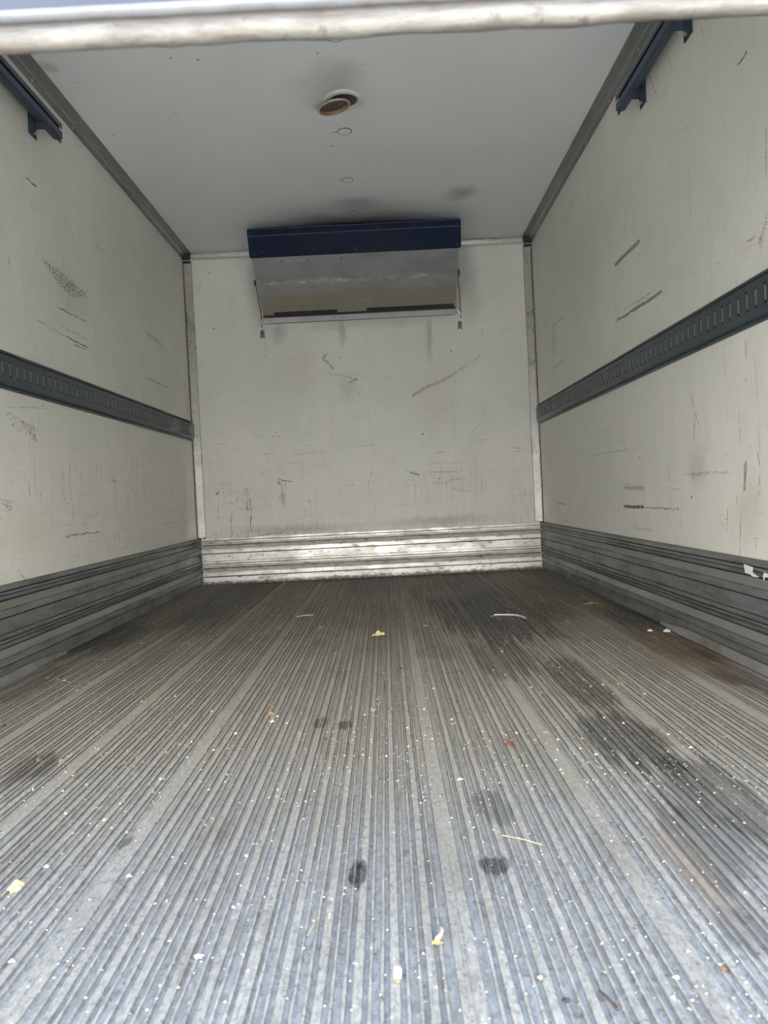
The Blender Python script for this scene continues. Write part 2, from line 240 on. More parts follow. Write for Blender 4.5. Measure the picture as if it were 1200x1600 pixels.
SOOT = (0.10, 0.11, 0.13); BROWN = (0.30, 0.25, 0.18); YEL = (0.66, 0.62, 0.49)
m_wall_l = wall_mat('panel_left', 1, [((-1.1, 3.05, 1.35), (0.2, 0.28, 0.10), (0.45, 0.44, 0.42), 0.25, 0.2),
                                      ((-1.1, 2.60, 0.45), (0.2, 0.35, 0.12), YEL, 0.35, 0.1)], 0.9)
m_wall_r = wall_mat('panel_right', 1, [((1.1, 2.1, 0.42), (0.2, 0.16, 0.14), (0.50, 0.42, 0.32), 0.35, 0.1),
                                       ((1.1, 2.45, 0.56), (0.2, 0.10, 0.10), (0.42, 0.34, 0.27), 0.35, 0.1)], 1.0)
m_wall_b = wall_mat('panel_back', 0, [
    ((-0.52, 4.884, 1.58), (0.07, 0.3, 0.12), (0.36, 0.36, 0.34), 0.55, 0.1), ((-0.12, 4.884, 1.56), (0.035, 0.3, 0.13), (0.34, 0.34, 0.33), 0.6, 0.1),
    ((0.43, 4.884, 1.50), (0.03, 0.3, 0.22), (0.34, 0.34, 0.33), 0.55, 0.1), ((0.1, 4.884, 1.62), (0.75, 0.3, 0.08), (0.38, 0.38, 0.36), 0.45, 0.1),
    ((-0.62, 4.884, 1.85), (0.13, 0.3, 0.40), (0.30, 0.31, 0.31), 0.45, 0.0), ((0.68, 4.884, 1.85), (0.12, 0.3, 0.35), (0.30, 0.31, 0.31), 0.50, 0.0),
    ((-0.42, 4.884, 1.35), (0.28, 0.3, 0.25), YEL, 0.30, 0.0), ((0.45, 4.884, 1.08), (0.16, 0.3, 0.28), YEL, 0.45, 0.0),
    ((-0.10, 4.884, 1.20), (0.10, 0.3, 0.12), (0.42, 0.40, 0.28), 0.35, 0.0), ((-0.545, 4.884, 0.53), (0.025, 0.3, 0.08), (0.45, 0.33, 0.20), 0.6, 0.0),
    ((-0.5, 4.884, 0.33), (0.6, 0.3, 0.05), (0.35, 0.27, 0.20), 0.45, 0.0), ((0.45, 4.884, 0.34), (0.55, 0.3, 0.05), (0.35, 0.29, 0.22), 0.45, 0.0)], 1.0)

def ceil_mat():
    t = NT('ceiling_panel')
    cloud = t.noise((1, 1, 1), 1.5, 5, 0.6)
    c = t.mix(t.ramp(cloud, 0.35, 0.7), (0.775, 0.80, 0.82), (0.81, 0.835, 0.855))
    w = t.warp((5, 5, 5), (0.16, 0.16, 0.1))
    for cc, rr, colr, a, soft in [((0.02, 4.50, H), (0.82, 0.55, 0.4), SOOT, 0.62, 0.0), ((0.05, 4.52, H), (0.66, 0.26, 0.4), SOOT, 0.75, 0.1),
                                  ((0.02, 4.2, H), (0.16, 0.14, 0.4), SOOT, 0.35, 0.0), ((0.60, 4.12, H), (0.13, 0.16, 0.4), (0.16, 0.14, 0.10), 0.55, 0.0),
                                  ((-0.03, 3.02, H), (0.22, 0.28, 0.4), (0.30, 0.30, 0.30), 0.30, 0.0), ((0.02, 2.9, H), (0.12, 0.16, 0.4), (0.3, 0.3, 0.3), 0.25, 0.0),
                                  ((-1.03, 2.78, H), (0.06, 0.07, 0.4), (0.42, 0.38, 0.25), 0.6, 0.1)]:
        c = t.mix(t.math('MULTIPLY', t.blob(cc, rr, w, soft), a), c, colr)
    return t.out(c, 0.5, 0.0, t.noise((1, 1, 1), 18, 4, 0.7), 0.10, 0.0015)
m_ceil = ceil_mat()

def floor_mat(name='ribbed_floor_metal', var=0.0):
    t = NT(name)
    z = t.axis(2)
    big = t.noise((2.2, 0.8, 1), 1.3, 5, 0.62)
    scr = t.noise((75, 1.6, 1), 1.0, 5, 0.72)
    scr2 = t.noise((240, 7, 1), 1.0, 3, 0.7)
    spk = t.noise((1, 1, 1), 130, 3, 0.7)
    blot = t.noise((9, 3, 1), 1.0, 5, 0.7)
    grit = t.noise((160, 60, 60), 1.0, 4, 0.75)
    y = t.axis(1)
    c = t.mix(t.ramp(z, -0.0030, -0.0004), (0.515, 0.515, 0.52), (0.57, 0.54, 0.49))
    # the flanks of the ribs are coloured near-black
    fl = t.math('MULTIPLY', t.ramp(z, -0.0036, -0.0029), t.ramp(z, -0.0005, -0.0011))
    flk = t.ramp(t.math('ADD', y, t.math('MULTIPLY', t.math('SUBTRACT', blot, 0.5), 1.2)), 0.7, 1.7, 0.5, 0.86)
    c = t.mix(t.math('MULTIPLY', t.ramp(scr, 0.48, 0.78), 0.60), c, (0.23, 0.215, 0.20))
    c = t.mix(t.math('MULTIPLY', t.ramp(scr2, 0.52, 0.72), 0.35), c, (0.66, 0.64, 0.60))
    c = t.mix(t.math('MULTIPLY', t.ramp(grit, 0.45, 0.60), 0.60), c, (0.25, 0.24, 0.23))
    c = t.mix(t.math('MULTIPLY', t.ramp(blot, 0.48, 0.68), 0.50), c, (0.27, 0.245, 0.21))
    c = t.mix(t.math('MULTIPLY', t.ramp(big, 0.45, 0.7), 0.35), c, (0.30, 0.27, 0.23))
    cross = t.noise((14, 9, 1), 1.0, 6, 0.78)
    c = t.mix(t.math('MULTIPLY', t.ramp(cross, 0.50, 0.64), 0.38), c, (0.33, 0.31, 0.28))
    c = t.mix(t.math('MULTIPLY', t.ramp(cross, 0.44, 0.32), 0.35), c, (0.70, 0.68, 0.64))
    tan = t.ramp(t.math('ADD', y, t.math('MULTIPLY', t.math('SUBTRACT', cross, 0.5), 1.4)), 0.9, 1.7)
    c = t.mix(t.math('MULTIPLY', tan, 0.46), c, (0.66, 0.585, 0.46))
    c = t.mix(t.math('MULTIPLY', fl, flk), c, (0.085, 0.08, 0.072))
    # floor colour turns darker and browner towards the back wall
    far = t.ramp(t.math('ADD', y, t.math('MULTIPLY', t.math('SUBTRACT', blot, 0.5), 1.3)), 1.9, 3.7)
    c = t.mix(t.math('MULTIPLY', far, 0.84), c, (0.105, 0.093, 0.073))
    c = t.mix(t.math('MULTIPLY', t.ramp(spk, 0.60, 0.68), 0.6), c, (0.75, 0.72, 0.64))
    c = t.mix(t.math('MULTIPLY', t.ramp(t.noise((1, 1, 1), 95, 3, 0.7, vec=t.vmath('ADD', t.pos, (3, 1, 5))), 0.58, 0.67), 0.55), c, (0.12, 0.11, 0.10))
    w = t.warp((9, 3.5, 9), (0.10, 0.28, 0))
    w2 = t.warp((60, 20, 9), (0.012, 0.03, 0))
    # spills run along the ribs, so their outline is combed out lengthwise
    comb = t.math('MULTIPLY', t.math('SUBTRACT', t.noise((42, 1.1, 1), 1.0, 5, 0.75), 0.5), 2.2)
    keep = t.ramp(grit, 0.40, 0.66, 1.0, 0.45)
    edgekeep = t.math('SUBTRACT', 1.0, t.math('MULTIPLY', t.ramp(scr2, 0.5, 0.66), 0.5))
    for (bx, by, rx, ry, s) in FBLOB:
        small = rx < 0.03
        v = t.vmath('MULTIPLY', t.vmath('SUBTRACT', w2 if small else w, (bx, by, 0)), (1/(rx*1.15), 1/(ry*1.15), 0))
        dd = t.vmath('LENGTH', v, (0, 0, 0))
        if not small: dd = t.math('ADD', dd, comb)
        f = t.math('MULTIPLY', t.math('MULTIPLY', t.ramp(dd, 1.0, 0.72), min(1, s*1.25)), t.math('MULTIPLY', keep, edgekeep))
        c = t.mix(f, c, (0.036, 0.033, 0.030) if not small else (0.05, 0.05, 0.055))
    for (bx, by, rx, ry, s, cc) in [(0.334, 1.563, 0.020, 0.035, 0.8, (0.40, 0.13, 0.07)), (0.99, 2.45, 0.17, 0.55, 0.8, (0.16, 0.095, 0.06)), (0.97, 2.02, 0.06, 0.12, 0.7, (0.09, 0.055, 0.04)), (1.03, 2.25, 0.05, 0.2, 0.7, (0.07, 0.045, 0.03)),
                                    (0.95, 2.15, 0.22, 0.2, 0.45, (0.28, 0.20, 0.14)), (0.49, 1.02, 0.035, 0.2, 0.5, (0.38, 0.28, 0.2)),
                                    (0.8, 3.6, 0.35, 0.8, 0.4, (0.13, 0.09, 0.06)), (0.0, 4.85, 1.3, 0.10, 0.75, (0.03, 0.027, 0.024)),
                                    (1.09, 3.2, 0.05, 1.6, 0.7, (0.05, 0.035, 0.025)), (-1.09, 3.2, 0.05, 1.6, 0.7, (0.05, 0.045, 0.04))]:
        c = t.mix(t.math('MULTIPLY', t.blob((bx, by, 0), (rx, ry, 1), w2 if rx < .04 else w, 0.2), s), c, cc)
    h = t.math('ADD', t.math('ADD', scr2, t.math('MULTIPLY', spk, 0.8)), t.math('MULTIPLY', blot, 1.2))
    return t.out(c, t.ramp(scr, 0.3, 0.7, 0.42, 0.6), 0.25, h, 0.6, 0.0025)
m_floor = floor_mat()

def alu_mat(name, col, dirt, metal=0.75, rough=0.42, dirtamt=0.5, axis_scale=(3, 3, 3), edge=None, groove=None, dust=None):
    t = NT(name)
    n1 = t.noise(axis_scale, 2.5, 5, 0.7); n2 = t.noise((1, 1, 1), 30, 4, 0.7); n3 = t.noise((1, 1, 8), 6, 3, 0.7)
    c = t.mix(t.math('MULTIPLY', t.ramp(n1, 0.42, 0.68), dirtamt), col, dirt)
    c = t.mix(t.math('MULTIPLY', t.ramp(n2, 0.55, 0.75), dirtamt*0.7), c, tuple(q*0.6 for q in dirt))
    c = t.mix(t.math('MULTIPLY', t.ramp(n3, 0.60, 0.75), 0.25), c, tuple(min(1, q*1.35) for q in col))
    if dust:
        v1 = t.noise((60, 22, 5), 1.0, 4, 0.75); v2 = t.noise((8, 3, 40), 1.0, 5, 0.75)
        c = t.mix(t.math('MULTIPLY', t.ramp(v1, 0.56, 0.68), 0.35), c, (0.42, 0.41, 0.39))
        c = t.mix(t.math('MULTIPLY', t.ramp(v2, 0.50, 0.62), 0.55), c, (0.10, 0.105, 0.11))
    if dust: # dust settles on ledges that face upwards
        nz = t.axis(2, t.n['Geometry'].outputs['Normal'])
        c = t.mix(t.math('MULTIPLY', t.ramp(nz, 0.15, 0.36), t.ramp(n2, 0.3, 0.55, 0.45, 0.9)), c, dust)
    if edge: # crust of dirt along the floor line
        e = t.ramp(t.math('ADD', t.axis(2), t.math('MULTIPLY', t.math('SUBTRACT', n2, 0.5), 0.05)), 0.028, 0.004)
        c = t.mix(t.math('MULTIPLY', e, 0.9), c, edge)
        sp = t.ramp(t.noise((5, 5, 14), 3.0, 5, 0.8), 0.52, 0.66)
        c = t.mix(t.math('MULTIPLY', sp, 0.8), c, (0.13, 0.11, 0.09))
    if groove: # near-black colour in the narrow grooves: (axis, wall coordinate, near, far)
        ax, wc, d0, d1 = groove
        d = t.math('SUBTRACT', wc, t.math('ABSOLUTE', t.axis(ax)))
        c = t.mix(t.math('MULTIPLY', t.ramp(d, d1, d0), 0.93), c, (0.020, 0.019, 0.018))
    return t.out(c, t.ramp(n1, 0.3, 0.7, rough-0.08, rough+0.12), metal, t.math('ADD', n1, n2), 0.2, 0.0015)
m_kick = alu_mat('kick_plate_shaded_metal', (0.25, 0.255, 0.258), (0.13, 0.128, 0.125), 0.45, 0.45, 0.55, (4, 1.6, 5), None, (0, 1.1, 0.005, 0.0085), (0.29, 0.28, 0.245))  # side plates: darker copy of one metal, dim reflections put into the colour
m_kick_b = alu_mat('kick_plate_back_lit_metal', (0.72, 0.71, 0.66), (0.46, 0.42, 0.35), 0.5, 0.40, 0.5, (2.5, 1, 7), (0.05, 0.045, 0.03), (1, 4.884, 0.005, 0.0080))  # same metal as the sides, reflected daylight put into a lighter colour
m_trim = alu_mat('trim_metal', (0.62, 0.61, 0.58), (0.42, 0.40, 0.36), 0.95, 0.33, 0.4)
m_trim_d = alu_mat('cant_rail_metal', (0.255, 0.257, 0.262), (0.17, 0.17, 0.17), 0.5, 0.45, 0.4, (4, .8, 4))
m_dark = plain('dark_sealant_and_shade', (0.035, 0.035, 0.038), 0.7)
m_rail = plain('rail_paint', (0.052, 0.070, 0.080), 0.42, 0.1, 0.18, 9)
m_slot = plain('rail_slot_lit_paint', (0.17, 0.185, 0.195), 0.40, 0.1, 0.15, 9)  # lighter copy of the rail paint, light caught in the slots put into the colour
m_track = plain('track_blue_paint', (0.042, 0.066, 0.105), 0.38, 0.3, 0.25, 8)
m_rivet = plain('rivet_metal', (0.68, 0.68, 0.68), 0.35, 0.7, 0.1)

# ------------------------------------------------------------------ setting: ground, body shell
def shell(name, x0, x1, y0, y1, z0, z1, m):
    bm = bmesh.new(); box(bm, x0, x1, y0, y1, z0, z1)
    return finish(mesh_obj(name, bm, m), kind='structure')

Y0 = 0.60                                             # rear opening
t_ = NT('yard_concrete')
g = t_.noise((1, 1, 1), 0.6, 6, 0.65)
m_yard = t_.out(t_.mix(t_.ramp(g, 0.3, 0.7), (0.46, 0.46, 0.45), (0.54, 0.53, 0.51)), 0.85, 0, t_.noise((1, 1, 1), 30, 4), 0.3, 0.01)
shell('ground', -25, 25, -25, 25, -1.15, -1.0, m_yard)
wl_ = shell('wall_left', -W2-0.06, -W2, Y0-0.02, D+0.06, -0.12, H+0.06, m_wall_l)
wr_ = shell('wall_right', W2, W2+0.06, Y0-0.02, D+0.06, -0.12, H+0.06, m_wall_r)
wb_ = shell('wall_back', -W2, W2, D, D+0.06, -0.12, H+0.06, m_wall_b)
ce_ = shell('ceiling', -W2, W2, Y0-0.02, D, H, H+0.06, m_ceil)
fl_ = shell('floor', -W2, W2, 0.10, D, -0.12, -0.012, m_floor)

# ribbed floor: extruded planks side by side, each a part of the floor
def plank(x0, x1, wl0, wr0):
    """x0..x1 joint lines; wl0/wr0 half widths of the flat strip at each joint"""
    pts = [(x0+0.0001, -0.0006), (x0+0.0010, -0.0002), (x0+wl0, 0.0)]
    lo = -0.0036
    pts += [(x0+wl0+0.0020, lo)]
    pitch = 0.24/6
    k = 1
    def thin(x): return [(x-0.0028, lo), (x-0.0014, -0.0004), (x+0.0014, -0.0004), (x+0.0028, lo)]
    base = x0 + (0.0 if abs((x1-x0)-0.24) < 1e-4 else 0)
    xs = []
    n = max(1, round((x1-x0)/pitch))
    for i in range(n):
        a = x0 + i*(x1-x0)/n; b = x0 + (i+1)*(x1-x0)/n
        for f in (1/3, 2/3):
            xm = a + (b-a)*f
            if xm-0.004 > x0+wl0 and xm+0.004 < x1-wr0: xs.append(('t', xm))
        if i < n-1: xs.append(('w', b))
    for kk, x in xs:
        if kk == 't': pts += thin(x)
        else: pts += [(x-0.0064, lo), (x-0.0044, 0.0), (x+0.0044, 0.0), (x+0.0064, lo)]
    pts += [(x1-wr0-0.0020, lo), (x1-wr0, 0.0), (x1-0.0010, -0.0002), (x1-0.0001, -0.0006)]
    pts += [(x1-0.0002, -0.012), (x0+0.0002, -0.012)]
    bm = bmesh.new()
    ys = [0.10 + (D-0.10)*(i/130)**1.5 for i in range(131)]
    def worn(p, y):                                   # rib edges are battered, joints stay straight
        if p[0]-x0 < 0.004 or x1-p[0] < 0.004 or p[1] < -0.01: return Vector((p[0], y, p[1]))
        q = Vector((p[0]*260, y*24, 0)); k = Vector((p[0]*40, y*7, 5))
        return Vector((p[0]+0.00075*mnoise.noise(q)+0.0006*mnoise.noise(k), y, p[1] + (0.0007*min(0, mnoise.noise(k*1.7)) if p[1] > -0.001 else 0)))
    extrude(bm, pts, [(lambda p, y=y: worn(p, y)) for y in ys])
    return bm
joints = [-W2] + [0.171+0.24*k for k in range(-5, 4)] + [W2]
joints = sorted(j for j in joints if -W2 <= j <= W2)
for i, (a, b) in enumerate(zip(joints, joints[1:])):
    ha = 0.006 if abs(a+0.069) < 0.01 else 0.0125
    hb = 0.006 if abs(b+0.069) < 0.01 else 0.0125
    mesh_obj('floor_plank', plank(a, b, ha, hb), m_floor, fl_)

# ------------------------------------------------------------------ kick plates (two stacked extrusions per wall)
# (height from the plank's top, distance out of the wall)
KP = [(0, 0.0), (0, 0.015), (0.0120, 0.0155), (0.0125, 0.004), (0.0165, 0.004), (0.017, 0.0145), (0.0245, 0.0145), (0.025, 0.006), (0.028, 0.006),
      (0.0285, 0.0135), (0.0400, 0.0120), (0.0405, 0.0035), (0.0455, 0.0035), (0.046, 0.0080), (0.0680, 0.0170), (0.0683, 0.0150), (0.0700, 0.0150), (0.0705, 0.0190), (0.0920, 0.0200), (0.0945, 0.0035), (0.0995, 0.0035),
      (0.1000, 0.0095), (0.1440, 0.0110), (0.1445, 0.004), (0.1463, 0.004), (0.1465, 0.0)]
def kick(name, to3, n, seg, mat, parentcol=None):
    root = empty(name); finish(root, kind='structure')
    for k in range(2):
        top = 0.293 - k*0.1465
        bm = bmesh.new()
        prof = [(top-h, d) for h, d in KP]
        extrude(bm, prof, [(lambda p, s=s: to3(s, p)) for s in seg])
        mesh_obj('kick_plank', bm, mat, root)
    return root
segs_side = [Y0 + (D-0.002-Y0)*i/24 for i in range(25)]
kl = kick('baseboard_left', lambda s, p: Vector((-W2+0.0005+p[1]*1.25, s, p[0])), 0, segs_side, m_kick)
kr = kick('baseboard_right', lambda s, p: Vector((W2-0.0005-p[1]*1.25, s, p[0])), 0, segs_side, m_kick)
seg_b = [-W2+0.024 + (2*W2-0.048)*i/12 for i in range(13)]
kb = kick('baseboard_back', lambda s, p: Vector((s, D-0.0005-p[1]*1.1, p[0])), 0, seg_b, m_kick_b)
for sx_ in (-1, 1):                                   # black mastic in the corners and dark shims at the plate ends
    bm = bmesh.new()
    box(bm, min(sx_*1.079, sx_*1.0765), max(sx_*1.079, sx_*1.0765), D-0.024, D-0.0205, 0.002, 0.294)
    box(bm, min(sx_*1.099, sx_*1.0765), max(sx_*1.099, sx_*1.0765), D-0.012, D-0.001, 0.2935, 0.300)
    mesh_obj('corner_seal', bm, m_dark, kb)
    bm = bmesh.new()                                  # bright worn lip on top of the side plates
    x0, x1 = sorted((sx_*1.0985, sx_*1.091))
    box(bm, x0, x1, Y0, D-0.03, 0.2932, 0.2965)
    mesh_obj('top_seal', bm, plain('top_seal_grey', (0.22, 0.21, 0.20), 0.6), kl if sx_ < 0 else kr)
# bent-up foot strip along each side plate
for sx_, root in ((-1, kl), (1, kr)):
    bm = bmesh.new()
    ys = [Y0 + (2.78-Y0)*i/60 for i in range(61)]
    def foot(p, y):
        w = 0.004*mnoise.noise(Vector((y*2.3, sx_*4, 0)))
        k = min(1, (2.80-y)/0.25); return Vector((sx_*(W2-0.012-p[0]*(0.35+0.65*k)+w), y, p[1]*(0.3+0.7*k)))
    extrude(bm, [(0.0, 0.0), (0.020, 0.0005), (0.0215, 0.002), (0.0125, 0.026), (0.011, 0.027)], [(lambda p, y=y: foot(p, y)) for y in ys])
    mesh_obj('foot_strip', bm, alu_mat('foot_strip_metal', (0.27, 0.265, 0.25), (0.15, 0.13, 0.11), 0.3, 0.5, 0.7, (4, 2, 4)), root)

# ------------------------------------------------------------------ aluminium trims
def rivets(parent, pts, axis, r=0.005, mat=None):
    bm = bmesh.new(); cyl(bm, (0, 0, 0), axis, r, 0.004, 10, r*0.55)
    first = mesh_obj('rivet', bm, mat or m_rivet, parent, smooth=False); first.location = pts[0]
    for p in pts[1:]:
        o = first.copy(); o.location = p; sc.collection.objects.link(o)
n_ = 0
for sx_ in (-1, 1):
    n_ += 1
    bm = bmesh.new()
    prof = [(0.0, 0.034), (0.004, 0.034), (0.006, 0.024), (0.0150, 0.0175), (0.019, 0.0130), (0.026, 0.010), (0.054, 0.0055), (0.055, 0.0), (0.0, 0.0)]
    extrude(bm, prof, [(lambda p, y=y: Vector((sx_*(W2-p[0]-0.0005), y, H-p[1]-0.0005))) for y in (Y0, 1.6, 2.6, 3.7, D-0.001)])
    tr = finish(mesh_obj('trim_%d' % n_, bm, m_trim_d), kind='structure')
    bm = bmesh.new(); tube(bm, [(sx_*(W2-0.0165), y, H-0.0165) for y in (Y0, 2.0, 3.4, D-0.03)], 0.0022, 6)
    mesh_obj('bead', bm, m_trim, tr)  # lighter metal strip stands in for the highlight on the ridge
    rivets(tr, [(sx_*(W2-0.0065), y, H-0.026) for y in [4.6-0.36*k for k in range(10)]], (-sx_, 0, -0.5), 0.006)
for sx_ in (-1, 1):
    n_ += 1
    bm = bmesh.new()
    prof = [(0.0, 0.0), (0.0, 0.012), (0.004, 0.012), (0.006, 0.004), (0.046, 0.004), (0.049, 0.001), (0.049, 0.0)]
    extrude(bm, prof, [(lambda p, z=z: Vector((sx_*(W2-0.004-p[0]), D-0.0005-p[1], z))) for z in (0.304, 0.9, 1.5, H-0.052)])
    tr = finish(mesh_obj('trim_%d' % n_, bm, m_trim), kind='structure')
    rivets(tr, [(sx_*1.072, D-0.006, z) for z in (0.33, 0.62, 0.95, 1.3, 1.66, 1.98)], (0, -1, 0), 0.004, m_trim_d)
    bm = bmesh.new()                                  # dark corner block and mastic line
    x0, x1 = sorted((sx_*1.0985, sx_*1.052)); box(bm, x0, x1, D-0.018, D-0.001, H-0.062, H-0.050)
    x0, x1 = sorted((sx_*1.0992, sx_*1.0965)); box(bm, x0, x1, D-0.020, D-0.001, 0.30, H-0.05)
    x0, x1 = sorted((sx_*1.0985, sx_*1.045)); box(bm, x0, x1, D-0.042, D-0.026, H-0.048, H-0.004, 0.004)
    mesh_obj('corner_block', bm, m_dark, tr)
n_ += 1
bm = bmesh.new()
prof = [(0, 0), (0.016, 0), (0.018, 0.004), (0.016, 0.008), (0.012, 0.010), (0.010, 0.026), (0.004, 0.0275), (0.004, 0.036), (0.0, 0.037)]
extrude(bm, prof, [(lambda p, x=x: Vector((x, D-0.0005-p[0], H-0.006-p[1]))) for x in (-1.045, 0, 1.045)])
tr = finish(mesh_obj('trim_%d' % n_, bm, m_trim), kind='structure')
rivets(tr, [(x, D-0.013, H-0.022) for x in (-0.93, -0.75, 0.75, 0.93)], (0, -1, 0), 0.004, m_trim_d)

# ------------------------------------------------------------------ scuffs, scratches and cracks on the panels
TONES = ['d', 'm', 'f', 'r', 'g', 'b', 'p']
def mark_mat(name, col, alpha):
    t = NT(name)
    n = t.noise((1, 1, 1), 160, 4, 0.7)
    return t.out(col, 0.7, 0, alpha=t.ramp(n, 0.36, 0.60, alpha*0.25, alpha))
MM = [mark_mat('mark_black', (0.05, 0.05, 0.05), 0.85), mark_mat('mark_grey', (0.10, 0.09, 0.08), 0.60), mark_mat('mark_faint', (0.18, 0.17, 0.14), 0.32),
      mark_mat('mark_rust', (0.17, 0.07, 0.04), 0.55), mark_mat('mark_olive', (0.19, 0.18, 0.11), 0.45), mark_mat('mark_blue', (0.2, 0.3, 0.5), 0.4), mark_mat('mark_pink', (0.6, 0.2, 0.2), 0.4)]
def to_wall(s, u, v, e):
    return {'l': Vector((-W2+e, u, v)), 'r': Vector((W2-e, u, v)), 'b': Vector((u, D-e, v)), 'c': Vector((u, v, H-e))}[s]
def build_marks(s, parent):
    r = random.Random(ord(s)); bm = bmesh.new(); e = 0.0006
    def quad(ps, mi):
        f = bm.faces.new([bm.verts.new(to_wall(s, p[0], p[1], e + r.random()*0.0003)) for p in ps]); f.material_index = mi
    def ribbon(pts, w, mi, gaps):
        for a, b in zip(pts, pts[1:]):
            L = math.dist(a, b)
            if L < 1e-4: continue
            wide = w > 0.006
            n = max(2, int(L/0.012)); dx, dy = (b[0]-a[0])/L, (b[1]-a[1])/L; nx, ny = -dy, dx
            off = [r.gauss(0, w*(0.06 if wide else 0.35)) for _ in range(n+1)]; ws = [w*(r.uniform(0.8, 1.1) if wide else r.uniform(0.25, 0.75)) for _ in range(n+1)]
            if gaps: ws[0] *= 0.4; ws[-1] *= 0.4
            for i in range(n):
                if gaps and not wide and r.random() < 0.14: continue
                q = []
                for k, sg in ((i, 1), (i+1, 1), (i+1, -1), (i, -1)):
                    t = k/n
                    q.append((a[0]+dx*L*t + nx*(off[k]+sg*ws[k]), a[1]+dy*L*t + ny*(off[k]+sg*ws[k])))
                quad(q, mi)
    for tone, w, pts in MARKS[s]:
        w = w*0.001; mi = TONES.index(tone)
        ribbon(pts, w*(0.75 if w > 0.008 else 0.95), mi, tone != 'd')
        for _ in range(2):                            # stray hairlines beside the main stroke
            o = r.uniform(-1.5, 1.5)*w; k = r.uniform(0, 0.4)
            p2 = [(p[0]+o*0.6, p[1]+o) for p in pts]
            a, b = p2[0], p2[-1]
            ribbon([(a[0]+(b[0]-a[0])*k, a[1]+(b[1]-a[1])*k), (a[0]+(b[0]-a[0])*(k+0.5), a[1]+(b[1]-a[1])*(k+0.5))], 0.0012, 2, True)
    def dot(u, v, rad, mi):
        k = 7; a0 = r.random()*6
        quad([(u+math.cos(a0+6.283*i/k)*rad*r.uniform(.7, 1.3), v+math.sin(a0+6.283*i/k)*rad*r.uniform(.7, 1.3)) for i in range(k)], mi)
    for u, v, w in DOTS[s]: dot(u, v, w*0.0012, 0)
    for pi, poly in enumerate(SCUFFS.get(s, [])):
        us = [p[0] for p in poly]; vs = [p[1] for p in poly]
        area = (max(us)-min(us))*(max(vs)-min(vs)); n = int(min(520, max(60, area*22000))) if s != 'b' else int(min(420, max(22, area*7000)))
        if s == 'l': n = (1100, 420, 260, 120, 150)[pi]
        for _ in range(n):
            for _try in range(20):
                u, v = r.uniform(min(us), max(us)), r.uniform(min(vs), max(vs)); inside = False
                for (x1, y1), (x2, y2) in zip(poly, poly[1:]+poly[:1]):
                    if (y1 > v) != (y2 > v) and u < (x2-x1)*(v-y1)/(y2-y1)+x1: inside = not inside
                if inside: break
            if not inside: continue
            dot(u, v, r.uniform(0.0008, 0.0026), 0 if s == 'l' and pi == 0 and r.random() < 0.4 else (1 if r.random() < 0.45 else 2))
    # small random nicks, denser low down where cargo rubs
    if s != 'c':
        lo, hi = (2.0, 4.8) if s != 'b' else (-1.03, 1.03)
        for _ in range(170 if s != 'b' else 190):
            u = r.uniform(lo, hi); v = 0.31 + 1.5*r.random()**2.2
            if s == 'b' and v > 1.6: continue
            vert = r.random() < 0.6; L = r.uniform(0.006, 0.05)
            ribbon([(u, v), (u+(r.gauss(0, .1) if vert else 1)*L, v+(1 if vert else r.gauss(0, .08))*L)], r.uniform(0.0008, 0.0022), r.choice([1, 2, 2]), True)
    else:
        for _ in range(25): dot(r.uniform(-1, 1), r.uniform(2.6, 4.7), r.uniform(.0012, .003), 1)
    return finish(mesh_obj('scuff_marks', bm, MM, parent, smooth='keep'), kind='stuff')
build_marks('l', wl_); build_marks('r', wr_); build_marks('b', wb_); build_marks('c', ce_)

# round patched plugs in the roof lining
m_plug = plain('plug_white', (0.60, 0.60, 0.58), 0.5, 0, 0.08)
m_ring = plain('plug_sealant', (0.20, 0.20, 0.19), 0.6, 0, 0.25, 40)
for x, y, r in ((0.006, 3.361, 0.030), (-0.006, 3.873, 0.026), (0.009, 2.665, 0.035), (0.004, 4.319, 0.028)):
    bm = bmesh.new(); cyl(bm, (x, y, H-0.0016), (0, 0, -1), r, 0.003, 28, r*0.93)
    pg = mesh_obj('roof_plug', bm, m_ceil, ce_)
    bm = bmesh.new(); pts = []
    for k in range(25):
        a = 2*math.pi*k/24; rr = r*1.04 + 0.0018*mnoise.noise(Vector((math.cos(a)*2+x*9, math.sin(a)*2, y)))
        pts.append((x+math.cos(a)*rr, y+math.sin(a)*rr, H-0.0008))
    tube(bm, pts, 0.0021, 6)
    if y < 4: tube(bm, [(x-r*0.9, y-0.004, H-0.001), (x-r*1.4, y+0.003, H-0.001), (x-r*1.9, y+0.006, H-0.001)], 0.0022, 6, 0.3)
    mesh_obj('sealant_ring', bm, m_ring, pg)

